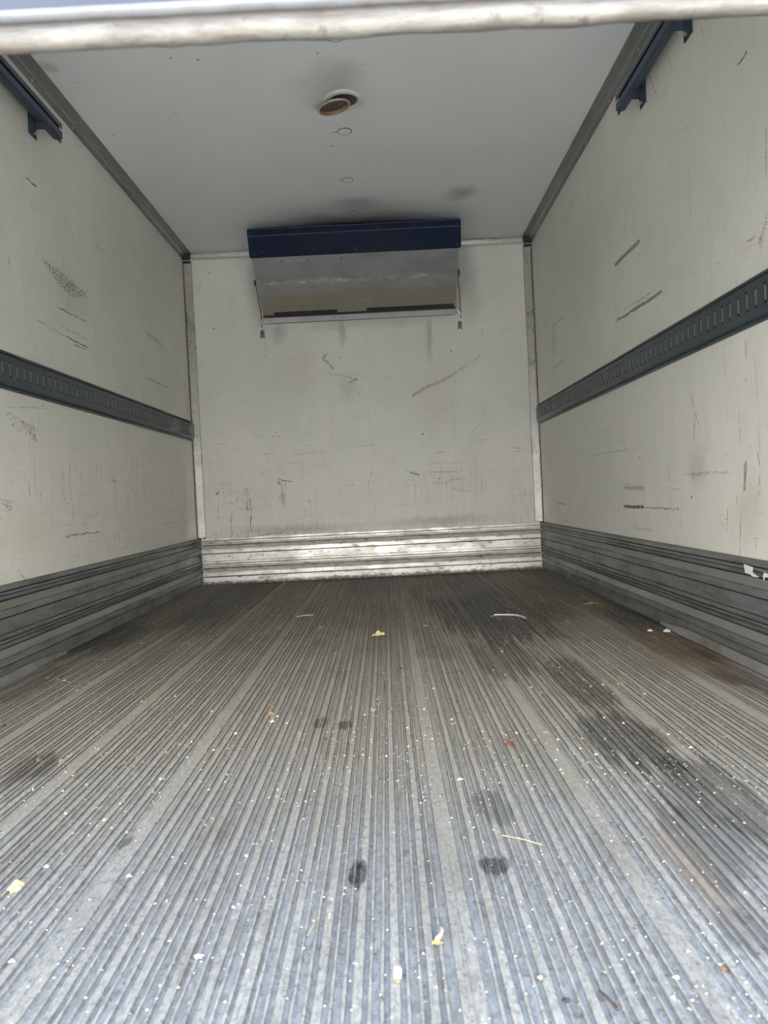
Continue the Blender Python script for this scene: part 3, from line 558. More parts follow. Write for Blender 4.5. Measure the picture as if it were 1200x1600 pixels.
# ------------------------------------------------------------------ perforated load rails
def load_rail(sgn, label):
    root = empty('load_rail', (sgn*W2, 0, 0.978)); finish(root, label, 'rail', 'perforated load rails on the side walls')
    zc = 0.978; root_loc = Vector((sgn*W2, 0, zc))
    def P(d, y, z): return Vector((-sgn*d, y, z))      # local: d out of the wall
    bm = bmesh.new()
    z0, z1, f0, f1, face = -0.062, 0.062, -0.044, 0.046, 0.016
    pitch = 0.0492; hw = 0.0085; hh = 0.0275; zo = 0.003
    ny = int((D-0.012-Y0)/pitch); yend = D-0.010; ystart = yend - ny*pitch
    # flanges: lip on the wall, small return, step up to the face
    top = [(0.0005, z1), (0.007, z1), (0.0085, z1-0.003), (0.0080, z1-0.008), (0.0030, z1-0.0095), (0.0105, f1+0.003), (face, f1-0.004), (face, zo+hh+0.006)]
    botp = [(0.0005, z0), (0.007, z0), (0.0085, z0+0.003), (0.0080, z0+0.008), (0.0030, z0+0.0105), (0.0105, f0-0.003), (face, f0+0.004), (face, zo-hh-0.006)]
    for pr in (top, botp):
        extrude(bm, pr, [(lambda p, y=y: P(p[0], y, p[1])) for y in (ystart, (ystart+yend)/2, yend)], closed=False)
    mesh_obj('flange', bm, m_rail, root)
    bm = bmesh.new(); bs = bmesh.new()
    K = 8
    loop = [(math.cos(math.pi*k/K)*hw, hh-hw+math.sin(math.pi*k/K)*hw) for k in range(K+1)] + \
           [(-math.cos(math.pi*k/K)*hw, -(hh-hw)-math.sin(math.pi*k/K)*hw) for k in range(K+1)]
    N = len(loop); strap = None
    def rect(i):
        a, b = loop[i]; hy, hz = pitch/2, hh+0.006
        if b > 0: t = i/K; return (hy, hz*1.0) if t == 0 else ((-hy, hz) if t == 1 else (hy-2*hy*t, hz))
        t = (i-K-1)/K; return (-hy, -hz) if t == 0 else ((hy, -hz) if t == 1 else (-hy+2*hy*t, -hz))
    for c in range(ny):
        yc = ystart + (c+0.5)*pitch
        lp = [bm.verts.new(P(face, yc+a, zo+b)) for a, b in loop]
        rc = [bm.verts.new(P(face, yc+rect(i)[0], zo+rect(i)[1])) for i in range(N)]
        li = [bm.verts.new(P(face-0.0030, yc+a*0.96, zo+b*0.985)) for a, b in loop]
        for i in range(N):
            j = (i+1) % N
            bm.faces.new((rc[i], rc[j], lp[j], lp[i])); bm.faces.new((lp[i], lp[j], li[j], li[i]))
        # bulged strap behind the slot, dark gaps at its two ends
        h2 = hh-0.0080
        prof = [(-hw*0.92, face-0.0035), (-hw*0.5, face-0.0008), (hw*0.5, face-0.0008), (hw*0.92, face-0.0035)]
        if strap is None:
            vs = [[bs.verts.new(P(d, a, zo+z)) for a, d in prof] for z in (-h2, h2)]
            for i in range(3): bs.faces.new((vs[0][i], vs[0][i+1], vs[1][i+1], vs[1][i]))
            strap = mesh_obj('slot_strap', bs, m_slot, root, smooth='keep'); so = strap
        else: so = strap.copy(); sc.collection.objects.link(so)
        so.location = (0, yc, 0)
    bmesh.ops.remove_doubles(bm, verts=bm.verts[:], dist=1e-5)
    mesh_obj('slotted_face', bm, m_rail, root, smooth='keep')
    pass
    bm = bmesh.new(); box(bm, *sorted((-sgn*0.0005, -sgn*0.003)), ystart, yend, f0, f1)
    mesh_obj('back_strip', bm, m_dark, root)
    ys = [yend-0.08-0.62*k for k in range(7)]
    bm = bmesh.new(); cyl(bm, (0, 0, 0), (-sgn, 0, 0), 0.0045, 0.004, 10, 0.003)
    first = None
    for y in ys:
        for z in (z1-0.008, z0+0.008):
            if first is None:
                first = mesh_obj('screw', bm, m_rail, root); o = first
            else: o = first.copy(); sc.collection.objects.link(o)
            o.location = P(0.0095, y, z)
    root.location = root_loc
    return root
lr_ = load_rail(-1, 'dark grey perforated steel load rail running along the left wall')
rr_ = load_rail(1, 'dark grey perforated steel load rail running along the right wall')
# pale scratches on the far end of the left rail
bm = bmesh.new()
for a, b in (((4.33, 0.957), (4.50, 0.965)), ((4.34, 0.948), (4.52, 0.957)), ((4.36, 0.975), (4.50, 1.006)), ((3.95, 0.985), (3.99, 0.955))):
    a, b = Vector((-W2+0.0166, a[0], a[1])), Vector((-W2+0.0166, b[0], b[1])); n = Vector((0, -(b-a).z, (b-a).y)).normalized()*0.0012
    bm.faces.new([bm.verts.new(q - lr_.location) for q in (a-n, b-n, b+n, a+n)])
finish(mesh_obj('scratch_marks', bm, plain('bare_metal', (0.5, 0.5, 0.5), 0.4), lr_, smooth='keep'), kind='stuff')

# ------------------------------------------------------------------ door tracks
def door_track(sgn, label, brackets):
    root = empty('door_track', (sgn*1.09, Y0+0.05, 0.02)); finish(root, label, 'track', 'blue steel door tracks')
    L0 = root.location.copy()
    web, lip = 0.052, 0.018
    # C section: (distance from wall, offset along the outer normal)
    prof = [(0.026, 0.030), (0.034, 0.034), (0.052, 0.034), (0.060, 0.026), (0.060, 0.008), (0.0575, 0.008), (0.0575, 0.0250), (0.051, 0.0315), (0.035, 0.0315), (0.0285, 0.0285),
            (0.0285, -0.0265), (0.035, -0.0285), (0.0540, -0.0285), (0.0575, -0.0250), (0.0575, -0.006), (0.0600, -0.004), (0.060, -0.027), (0.056, -0.031), (0.048, -0.0335), (0.043, -0.0315), (0.034, -0.031), (0.026, -0.028)]
    zt = 1.942; R = 0.30; y0 = 0.70
    path = [((y0, 0.03), (-1, 0)), ((y0, zt-R), (-1, 0))]
    for k in range(1, 11):
        a = math.pi/2*k/10; path.append(((y0+R-R*math.cos(a), zt-R+R*math.sin(a)), (-math.cos(a), math.sin(a))))
    path += [((1.6, zt), (0, 1)), ((2.35, zt), (0, 1)), ((2.915, zt), (0, 1))]
    bm = bmesh.new()
    extrude(bm, prof, [(lambda p, c=c, n=n: Vector((sgn*(W2-p[0]), c[0]+n[0]*p[1], c[1]+n[1]*p[1])) - L0) for c, n in path])
    mesh_obj('channel', bm, m_track, root)
    bm = bmesh.new(); a, b = sorted((sgn*1.049, sgn*1.071)); 
    box(bm, a-L0.x, b-L0.x, 2.906-L0.y, 2.909-L0.y, zt-0.026-L0.z, zt+0.030-L0.z)
    mesh_obj('end_shade', bm, m_dark, root)  # dark plate added for the shade inside the hollow channel end
    bm = bmesh.new(); a, b = sorted((sgn*1.044, sgn*1.050)); box(bm, a-L0.x, b-L0.x, 2.893-L0.y, 2.912-L0.y, zt-0.046-L0.z, zt-0.032-L0.z, 0.001)
    mesh_obj('end_tab', bm, m_track, root)
    for yb in brackets:
        bm = bmesh.new()
        a, b = sorted((sgn*1.0995, sgn*1.096)); box(bm, a-L0.x, b-L0.x, yb-0.03-L0.y, yb+0.03-L0.y, zt-0.075-L0.z, zt+0.03-L0.z, 0.001)
        a, b = sorted((sgn*1.0995, sgn*1.050)); box(bm, a-L0.x, b-L0.x, yb-0.028-L0.y, yb+0.028-L0.y, zt-0.0375-L0.z, zt-0.0345-L0.z, 0.001)
        a, b = sorted((sgn*1.0995, sgn*1.074)); box(bm, a-L0.x, b-L0.x, yb-0.031-L0.y, yb-0.027-L0.y, zt-0.072-L0.z, zt-0.035-L0.z, 0.001)
        br = mesh_obj('bracket', bm, m_track, root)
        bm = bmesh.new(); cyl(bm, Vector((sgn*1.093, yb+0.01, zt-0.058))-L0, (-sgn, 0, 0), 0.007, 0.007, 6)
        mesh_obj('bolt', bm, m_rivet, br)
door_track(-1, 'dark blue steel door track under the roof along the left wall', (0.9, 1.6, 2.38, 2.79))
door_track(1, 'dark blue steel door track under the roof along the right wall', (0.9, 1.6, 2.38, 2.79))

# ------------------------------------------------------------------ cooling unit
def cooling_unit():
    root = empty('evaporator_unit', (0, D, 1.66))
    finish(root, 'grey and blue wedge-shaped cooling unit hung under the roof on the back wall', 'cooler')
    L0 = root.location.copy(); hx = 0.605
    m_blue = plain('unit_blue_paint', (0.004, 0.012, 0.036), 0.5, 0.0, 0.25, 6, spec=0.12)
    t = NT('unit_grey_sheet')
    n1 = t.noise((2, 2, 7), 2.0, 5, 0.7); z = t.axis(2); n2 = t.noise((6, 6, 6), 4, 4, 0.7)
    c = t.mix(t.ramp(n1, 0.4, 0.7), (0.37, 0.375, 0.385), (0.29, 0.292, 0.30))
    c = t.mix(t.ramp(t.math('ADD', z, t.math('MULTIPLY', t.math('SUBTRACT', n2, 0.5), 0.07)), 1.772, 1.755), c, (0.34, 0.315, 0.26))
    # worn ridge where the sheet is folded
    d = t.math('ABSOLUTE', t.math('SUBTRACT', t.math('ADD', z, t.math('MULTIPLY', t.math('SUBTRACT', n2, 0.5), 0.045)), 1.812))
    wr = t.math('MULTIPLY', t.ramp(d, 0.014, 0.001), t.ramp(t.noise((3.5, 3, 14), 2.0, 6, 0.8), 0.46, 0.66))
    c = t.mix(t.math('MULTIPLY', wr, 0.7), c, (0.75, 0.75, 0.74))
    st = t.ramp(t.noise((2.5, 1, 40), 1.4, 3, 0.6), 0.62, 0.72)
    c = t.mix(t.math('MULTIPLY', st, 0.22), c, (0.55, 0.53, 0.48))
    m_sheet = t.out(c, 0.42, 0.25, n2, 0.2, 0.004)
    m_white = plain('unit_white_sheet', (0.52, 0.52, 0.51), 0.45, 0.1, 0.12, 6)
    def prism(name, prof, x0, x1, m, parent=root, bev=0):
        bm = bmesh.new()
        n = 16; xs = [x0+(x1-x0)*i/n for i in range(n+1)]
        extrude(bm, prof, [(lambda p, x=x: Vector((x, p[0] + 0.0015*mnoise.noise(Vector((x*4, p[1]*9, 0))), p[1]))-L0) for x in xs])
        return mesh_obj(name, bm, m, parent)
    body = prism('casing', [(4.440, 2.052), (4.475, 1.930), (4.602, 1.815), (4.700, 1.770), (4.845, 1.676), (4.872, 1.672), (4.872, 2.075), (4.52, 2.075)], -hx+.004, hx-.004, m_sheet)
    # folded blue fascia: narrow upper face and deeper lower face with a bright fold between
    fas = prism('fascia', [(4.412, 2.064), (4.418, 2.030), (4.422, 2.027), (4.462, 1.923), (4.470, 1.921), (4.474, 1.929), (4.436, 2.030), (4.44, 2.070), (4.418, 2.072)], -hx-.003, hx+.003, m_blue)
    m_edge = plain('fascia_worn_edge', (0.07, 0.10, 0.17), 0.5, spec=0.2)
    prism('worn_edge', [(4.4125, 2.031), (4.4125, 2.0268), (4.419, 2.0262), (4.419, 2.031)], -hx, hx, m_edge, fas)
    prism('top_edge', [(4.409, 2.0660), (4.409, 2.0630), (4.413, 2.0625), (4.413, 2.0665)], -hx, hx, m_edge, fas)
    for s in (-1, 1):                                 # end cheeks of the fascia
        bm = bmesh.new()
        a, b = sorted((s*(hx-0.002), s*(hx+0.006)))
        vs = [(4.412, 2.062), (4.455, 1.930), (4.53, 1.945), (4.55, 2.07)] if s > 0 else [(4.412, 2.062), (4.462, 1.926), (4.50, 1.935), (4.50, 2.07)]
        extrude(bm, vs, [(lambda p, x=x: Vector((x, p[0], p[1]))-L0) for x in (a, b)])
        mesh_obj('end_cheek', bm, m_blue, fas)
    for x in (-hx+.015, -hx+.16, -.12, .14, .34, hx-.015):
        bm = bmesh.new(); cyl(bm, Vector((x, 4.413, 2.044))-L0, (0, -1, -0.1), 0.0045, 0.004, 10, 0.003); mesh_obj('screw', bm, m_edge, fas)
    for x in (-hx+.02, 0.0, hx-.015):
        bm = bmesh.new(); cyl(bm, Vector((x, 4.4555, 1.937))-L0, (0, -1, -0.3), 0.005, 0.004, 10, 0.003); mesh_obj('screw', bm, m_edge, fas)
    for pts in ([(-.555, 1.952), (-.535, 1.951), (-.52, 1.942), (-.513, 1.932)], [(-.01, 1.955), (.0, 1.945), (.015, 1.95), (.02, 1.935)]):
        bm = bmesh.new(); tube(bm, [Vector((x, 4.450-(z-1.955)*0.38, z))-L0 for x, z in pts], 0.0013, 5)
        mesh_obj('scratch', bm, m_edge, fas)
    # rivet holes below the fascia
    for x in (-0.43, -0.275, -0.085):
        bm = bmesh.new(); z = 1.905; y = 4.475+(1.930-z)*1.104
        cyl(bm, Vector((x, y-0.001, z))-L0, (0, -0.67, -0.74), 0.0048, 0.003, 12); mesh_obj('rivet_hole', bm, m_dark, root)
    # stepped access cover on the lower slope and two black air slots by the wall
    def slope(t): return (4.700+(4.845-4.700)*t, 1.770+(1.676-1.770)*t)
    for x0, x1 in ((-0.52, -0.10), (0.09, 0.46)):
        bm = bmesh.new(); y0_, z0_ = slope(0.62); y1_, z1_ = slope(0.66)
        extrude(bm, [(y0_, z0_-0.0005), (y1_, z1_-0.0005), (y1_-0.002, z1_-0.004), (y0_-0.002, z0_-0.004)], [(lambda p, x=x: Vector((x, p[0], p[1]))-L0) for x in (x0, x1)])
        mesh_obj('cover_lip', bm, m_sheet, root)
    for x0, x1 in ((-0.535, -0.14), (0.045, 0.590)):
        bm = bmesh.new(); y0_, z0_ = slope(0.86); y1_, z1_ = slope(1.0)
        extrude(bm, [(y0_, z0_+0.001), (y0_-0.001, z0_-0.0035), (y1_-0.001, z1_-0.004), (y1_+0.012, z1_-0.004), (y1_+.012, z1_)], [(lambda p, x=x: Vector((x, p[0], p[1]))-L0) for x in (x0, x1)])
        mesh_obj('air_slot', bm, m_dark, root)
    bm = bmesh.new(); box(bm, -hx-L0.x, hx-L0.x, 4.843-L0.y, 4.875-L0.y, 1.668-L0.z, 1.676-L0.z)
    mesh_obj('bottom_gasket', bm, m_dark, root)
    # white back plate, its bottom flange
    bm = bmesh.new(); box(bm, -0.632-L0.x, 0.640-L0.x, 4.874-L0.y, 4.883-L0.y, 1.634-L0.z, 2.06-L0.z, 0.0015)
    mesh_obj('back_plate', bm, m_white, root)
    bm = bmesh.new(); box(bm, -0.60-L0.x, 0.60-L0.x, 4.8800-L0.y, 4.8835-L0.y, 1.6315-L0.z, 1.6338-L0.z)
    mesh_obj('plate_shadow_line', bm, m_dark, root)  # added dark strip, draws the shadow line under the plate's flange
    for x in (-0.57, -.12, 0.54):
        bm = bmesh.new(); cyl(bm, Vector((x, 4.873, 1.651))-L0, (0, -1, 0), 0.005, 0.003, 10, 0.003); mesh_obj('screw', bm, m_trim_d, root)
    # side lugs and thin black cables
    for s, zt, zb in ((-1, 1.79, 1.60), (1, 1.83, 1.60)):
        bm = bmesh.new(); x = s*(0.622 if s < 0 else 0.634)
        tube(bm, [Vector(q)-L0 for q in ((s*0.607, 4.62, zt+.02), (s*0.612, 4.72, zt-0.03), (x, 4.85, zt-0.08), (x, 4.868, 1.72), (x, 4.872, zb+.01))], 0.0022, 6)
        mesh_obj('cable', bm, m_dark, root)
        bm = bmesh.new(); tube(bm, [Vector(q)-L0 for q in ((s*0.60, 4.858, 1.674), (s*0.617, 4.866, 1.652), (s*0.632, 4.870, 1.628))], 0.0055, 8)
        mesh_obj('drain_elbow', bm, m_trim, root)
        bm = bmesh.new(); box(bm, *(sorted((s*.604-L0.x, s*.612-L0.x))), 4.59-L0.y, 4.625-L0.y, 1.80-L0.z, 1.83-L0.z, 0.002)
        mesh_obj('side_catch', bm, m_dark, root)
cooling_unit()
m_clip = plain('clip_grey', (0.21, 0.21, 0.20), 0.5, 0.3)
for x, z, lab in ((-0.622, 1.570, 'small grey notched clip on the back wall below the left end of the cooling unit'),
                  (0.628, 1.566, 'small grey notched clip on the back wall below the right end of the cooling unit')):
    root = empty('wall_clip', (x, D, z)); finish(root, lab, 'clip', 'wall clips below the cooling unit')
    bm = bmesh.new()
    pr = [(-0.013, -0.026), (-0.006, -0.026), (-0.003, -0.018), (0.003, -0.018), (0.006, -0.026), (0.013, -0.026), (0.013, 0.018), (0.007, 0.026), (-0.007, 0.026), (-0.013, 0.018)]
    extrude(bm, pr, [(lambda p, y=y: Vector((p[0], y, p[1]))) for y in (-0.0005, -0.007)])
    mesh_obj('clip_plate', bm, m_clip, root)
    bm = bmesh.new(); cyl(bm, (0, -0.0078, 0.006), (0, -1, 0), 0.0042, 0.003, 10, 0.003); mesh_obj('screw', bm, m_dark, root)

# ------------------------------------------------------------------ roof lamp with its cup hanging out
def roof_lamp():
    cx, cy = 0.018, 3.095
    root = empty('roof_lamp', (cx, cy, H)); finish(root, 'round broken roof lamp with rusty brown cup hanging out of a white ring', 'lamp')
    m_w = plain('lamp_white_ring', (0.62, 0.62, 0.61), 0.45, 0, 0.1)
    m_rust = plain('lamp_rust', (0.075, 0.034, 0.032), 0.35, 0.0, 0.5, 30)
    m_lens = plain('lamp_amber_lens', (0.28, 0.17, 0.09), 0.35, 0, 0.35, 40)
    m_pale = plain('lamp_pale_rim', (0.42, 0.38, 0.34), 0.4, 0, 0.2)
    def lathe(prof, seg=40):
        bm = bmesh.new(); rings = []
        for r, z in prof: rings.append([bm.verts.new((math.cos(2*math.pi*k/seg)*r, math.sin(2*math.pi*k/seg)*r, z)) for k in range(seg)])
        for a, b in zip(rings, rings[1:]):
            for k in range(seg): bm.faces.new((a[k], a[(k+1) % seg], b[(k+1) % seg], b[k]))
        if prof[-1][0] < 0.02: bm.faces.new(rings[-1])
        return bm
    mesh_obj('ring', lathe([(0.080, -0.0005), (0.078, -0.006), (0.070, -0.011), (0.062, -0.011), (0.054, -0.006), (0.053, -0.001)]), m_w, root, True)
    mesh_obj('housing', lathe([(0.054, -0.0020), (0.050, -0.0035), (0.035, -0.0012), (0.028, -0.0032), (0.012, -0.001)]), m_rust, root, True)
    cup = mesh_obj('hanging_cup', lathe([(0.0560, 0.001), (0.0545, 0.006), (0.0520, 0.011), (0.0500, 0.0125)]), m_lens, root, True)
    # cup's open side faces down towards the tail, tilted
    cup.location = (-0.039, -0.027, -0.046); cup.rotation_euler = (math.radians(4), math.radians(-11), 0); cup.scale = (1.06, 1.06, 1.06)
    mesh_obj('cup_rim', lathe([(0.0565, 0.001), (0.0590, -0.0005), (0.0625, 0.002), (0.0625, 0.005), (0.0590, 0.007)]), m_pale, cup, True)
    mesh_obj('reflector', lathe([(0.0515, 0.0115), (0.042, 0.0105), (0.030, 0.0085), (0.018, 0.0115), (0.003, 0.0095)]), m_rust, cup, True)
    bm = bmesh.new()
    tube(bm, [(0.01, 0.0, -0.004), (0.0, -0.01, -0.02), (-0.02, -0.03, -0.032)], 0.0022, 6)
    tube(bm, [(-0.02, 0.02, -0.004), (-0.03, 0.0, -0.02), (-0.04, -0.02, -0.035)], 0.0018, 6)
    mesh_obj('wire', bm, m_pale, root)
roof_lamp()

# ------------------------------------------------------------------ sectional door, lowered to just above the lens
def tail_door():
    root = empty('roller_door', (0, Y0, 0.877)); finish(root, 'grey sectional door hanging half open across the tail, pale rubber lip along its bottom edge', 'door')
    L0 = root.location.copy()
    m_pan = plain('door_panel_paint', (0.040, 0.046, 0.066), 0.4, 0.2, 0.2, 5, (0.6, 4, 8))
    t = NT('door_rubber')
    n1 = t.noise((14, 60, 60), 1.0, 5, 0.7); n2 = t.noise((60, 60, 60), 1.0, 4, 0.7)
    c = t.mix(t.ramp(n1, 0.40, 0.62), (0.125, 0.12, 0.108), (0.085, 0.075, 0.065))
    c = t.mix(t.ramp(n2, 0.56, 0.72, 0, 0.8), c, (0.05, 0.045, 0.04))
    m_rub = t.out(c, 0.6, 0.0, t.math('ADD', n1, n2), 0.5, 0.004)
    m_ledge = alu_mat('door_ledge_metal', (0.065, 0.058, 0.054), (0.04, 0.034, 0.032), 0.0, 0.5, 0.7, (14, 20, 40))
    m_lip = alu_mat('door_lip_metal', (0.13, 0.135, 0.145), (0.075, 0.07, 0.068), 0.0, 0.5, 0.5, (14, 20, 40))
    hx = W2-0.062; n = 140; xs = [-hx+2*hx*i/n for i in range(n+1)]
    def bar(name, prof, m, wob=0.0, parent=root):
        bm = bmesh.new()
        def f(p, x):
            w = wob*mnoise.noise(Vector((x*16, p[0]*40, p[1]*20))) + wob*0.6*mnoise.noise(Vector((x*55, 3, p[1]*30)))
            return Vector((x, Y0+p[0]-w*0.7, 0.877+p[1]+w)) - L0
        extrude(bm, prof, [(lambda p, x=x: f(p, x)) for x in xs]); return mesh_obj(name, bm, m, parent, True)
    rub = bar('rubber_lip', [(0.002, 0.0155), (-0.002, 0.013), (-0.0045, 0.008), (-0.003, 0.002), (0.003, 0.0), (0.010, 0.001), (0.014, 0.008), (0.014, 0.0155)], m_rub, 0.0016)
    led = bar('ledge', [(0.004, 0.0135), (0.0035, 0.0215), (0.012, 0.024), (0.030, 0.024), (0.030, 0.0135)], m_ledge, 0.0005)
    bar('lip', [(0.002, 0.0215), (-0.0035, 0.0225), (-0.005, 0.026), (-0.002, 0.0285), (0.006, 0.030), (0.02, 0.030), (0.02, 0.0215)], m_lip, 0.0004)
    # panels: first one vertical, then round the bend and along the roof
    zt = 1.942; R = 0.30; y0 = 0.615
    def path(s):
        zv = zt-R
        if s < zv-0.905: return (y0, 0.905+s), (0, 1)
        s -= zv-0.905
        if s < R*math.pi/2: a = s/R; return (y0+R-R*math.cos(a), zv+R*math.sin(a)), (math.sin(a), math.cos(a))
        s -= R*math.pi/2; return (y0+R+s, zt), (1, 0)
    ph = 0.35
    for k in range(6):
        bm = bmesh.new(); s0, s1 = k*ph+0.002, (k+1)*ph-0.002
        nseg = 6; ringp = []
        for j in range(nseg+1):
            (y, z), (ty, tz) = path(s0+(s1-s0)*j/nseg); ringp.append((y, z, ty, tz))
        outer = []; inner = []
        for j, (y, z, ty, tz) in enumerate(ringp):
            ny, nz = -tz, ty
            outer.append((y, z)); inner.append((y-ny*0.02, z-nz*0.02))
        extrude(bm, outer+inner[::-1], [(lambda p, x=x: Vector((x, p[0], p[1]))-L0) for x in (-hx, -0.5, 0, 0.5, hx)])
        pn = mesh_obj('door_panel', bm, m_pan, root)
        if k < 3:
            for q in (0.0030, 0.0065, 0.14, 0.21):    # pressed ribs
                if k and q < 0.1: continue
                (y, z), (ty, tz) = path(s0+q)
                bm = bmesh.new(); extrude(bm, [(y+0.001, z-0.0018), (y-0.0026, z-0.0008), (y-0.0026, z+0.0008), (y+0.001, z+0.0018)] if k < 2 else [(y, z), (y-0.003, z+0.001), (y-0.002, z+0.003), (y, z+0.003)],
                                          [(lambda p, x=x: Vector((x, p[0], p[1]))-L0) for x in (-hx, 0, hx)])
                mesh_obj('rib', bm, m_lip if q < 0.01 else m_pan, pn)
tail_door()
# tail frame of the body
bm = bmesh.new()
for s in (-1, 1):
    a, b = sorted((s*(W2+0.06), s*(W2-0.040))); box(bm, a, b, Y0-0.10, Y0-0.021, -0.12, H+0.06, 0.004)
box(bm, -W2+0.04, W2-0.04, Y0-0.10, Y0-0.021, H-0.06, H+0.06, 0.004)
finish(mesh_obj('trim_%d' % (n_+1), bm, m_trim), kind='structure')

# ------------------------------------------------------------------ litter on the floor
def crumple(r, h, seed, lobes=5, jag=0.45, seg=16):
    """thin crumpled scrap with a torn outline, resting on z=0"""
    rr = random.Random(seed); bm = bmesh.new(); rings = []
    ph = rr.random()*6
    for q in (0.0, 0.45, 0.8, 1.0):
        ring = []
        for k in range(seg):
            a = 2*math.pi*k/seg; rad = r*q*(1-jag*0.5+jag*0.5*math.cos(lobes*a+ph)+rr.uniform(-.12, .12))
            ring.append((math.cos(a)*rad*1.15, math.sin(a)*rad*0.8, h*(0.35+0.65*abs(mnoise.noise(Vector((math.cos(a)*q*1.7+seed, math.sin(a)*q*1.7, seed)))*2))*(1.1-q*0.75)))
        rings.append(ring)
    top = [[bm.verts.new(p) for p in ring] for ring in rings[1:]]
    bot = [[bm.verts.new((p[0]*.97, p[1]*.97, max(0, p[2]-0.0012) if i < 2 else 0)) for p in ring] for i, ring in enumerate(rings[1:])]
    ct = bm.verts.new((0, 0, h)); cb = bm.verts.new((0, 0, h*.5))
    for S, c, flip in ((top, ct, 0), (bot, cb, 1)):
        for k in range(seg):
            bm.faces.new((c, S[0][k], S[0][(k+1) % seg]))
            for a, b in zip(S, S[1:]): bm.faces.new((a[k], b[k], b[(k+1) % seg], a[(k+1) % seg]))
    for k in range(seg): bm.faces.new((top[-1][k], bot[-1][k], bot[-1][(k+1) % seg], top[-1][(k+1) % seg]))
    return bm
def leafmat(name, c1, c2):
    t = NT(name); n = t.noise((1, 1, 1), 55, 4, 0.7)
    return t.out(t.mix(t.ramp(n, 0.4, 0.65), c1, c2), 0.55, 0, n, 0.4, 0.002)
m_yel = leafmat('dry_leaf_yellow', (0.85, 0.78, 0.42), (0.62, 0.50, 0.22))
m_tan = leafmat('dry_leaf_tan', (0.52, 0.36, 0.16), (0.28, 0.17, 0.07))
m_ora = leafmat('dry_leaf_orange', (0.45, 0.22, 0.06), (0.24, 0.12, 0.04))
m_pale2 = leafmat('husk_pale', (0.66, 0.62, 0.48), (0.45, 0.40, 0.28))
m_whi = leafmat('chip_white', (0.80, 0.81, 0.80), (0.62, 0.62, 0.60))
m_brn = leafmat('chip_brown', (0.10, 0.07, 0.06), (0.05, 0.04, 0.035))
def litter(name, x, y, r, h, m, label, cat, seed, rot=0, group=None, **k):
    o = mesh_obj(name, crumple(r, h, seed, **k), m, None); o.location = (x, y, 0.0); o.rotation_euler = (0, 0, rot)
    return finish(o, label, cat, group)
# the yellow leaves carry a stalk, so they are built as blade + stalk
def leaf(x, y, r, h, m, label, seed, rot, group='dry leaf scraps on the floor'):
    root = empty('dry_leaf', (x, y, 0)); root.rotation_euler = (0, 0, rot); finish(root, label, 'leaf', group)
    mesh_obj('blade', crumple(r, h, seed, 5, 0.55), m, root)
    bm = bmesh.new(); tube(bm, [(r*0.3, 0, 0.0018), (r*0.9, -r*0.1, 0.0016), (r*1.3, -r*0.35, 0.0014)], 0.0012, 6, 0.6)
    mesh_obj('stalk', bm, m_tan, root)
leaf(0.054, 2.843, 0.023, 0.018, m_yel, 'largest pale yellow crumpled leaf lying in the middle of the floor', 3, 0.3)
leaf(-0.176, 3.050, 0.013, 0.010, m_tan, 'tan leaf scrap behind and to the left of the big yellow leaf', 5, 1.0)
leaf(-0.199, 1.849, 0.013, 0.010, m_tan, 'torn tan leaf scrap in the middle of the floor, left of centre', 11, 2.0)
leaf(-0.432, 1.050, 0.013, 0.012, m_yel, 'pale yellow leaf scrap near the left edge of the photo', 13, 1.2)
leaf(0.984, 3.346, 0.026, 0.010, m_ora, 'orange brown leaf on the floor near the right kick plate', 17, 0.2)
litter('leaf_crumb', -0.197, 2.985, 0.007, 0.006, m_tan, 'tiny tan crumb in front of the tan leaf scrap left of the big yellow leaf', 'crumb', 19)
litter('leaf_crumb', 0.237, 2.985, 0.011, 0.006, m_tan, 'small tan crumb to the right of the big yellow leaf', 'crumb', 23)
litter('leaf_crumb', -0.185, 1.790, 0.006, 0.005, m_yel, 'small yellow crumb just in front of the torn tan leaf scrap', 'crumb', 29)
litter('leaf_crumb', 0.215, 1.373, 0.0055, 0.004, m_yel, 'small round yellow crumb on the floor right of centre', 'crumb', 31)
litter('white_chip', -0.134, 0.869, 0.0055, 0.004, m_whi, 'small white chip on a floor rib at the bottom of the photo, left of centre', 'chip', 37)
litter('pebble', 1.003, 2.664, 0.009, 0.008, m_whi, 'small pale stone on the floor near the right kick plate', 'stone', 41)
litter('pebble', 1.052, 2.640, 0.014, 0.010, m_whi, 'larger pale stone touching the foot of the right kick plate', 'stone', 43)
litter('brown_chip', 0.264, 0.765, 0.0045, 0.003, m_brn, 'round dark brown chip at the bottom right of the floor', 'chip', 47, jag=0.15)
litter('brown_chip', 0.270, 0.742, 0.0038, 0.003, m_brn, 'smaller dark chip just in front of the round dark brown chip', 'chip', 53, jag=0.15)
litter('brown_chip', 0.438, 0.802, 0.0060, 0.003, leafmat('bark_brown', (0.30, 0.20, 0.13), (0.2, 0.12, 0.08)), 'light brown sliver of bark at the bottom right corner of the floor', 'chip', 59, rot=1.2, jag=0.2)
for a, b, s, q in ((-0.845, 2.90, 61, 'farthest of three'), (-0.885, 2.62, 67, 'middle one of three'), (-0.90, 2.33, 71, 'nearest of three')):
    litter('white_chip', a, b, 0.006, 0.004, m_whi, 'tiny white chip along the left kick plate, '+q, 'chip', s, group='tiny white chips beside the left kick plate')
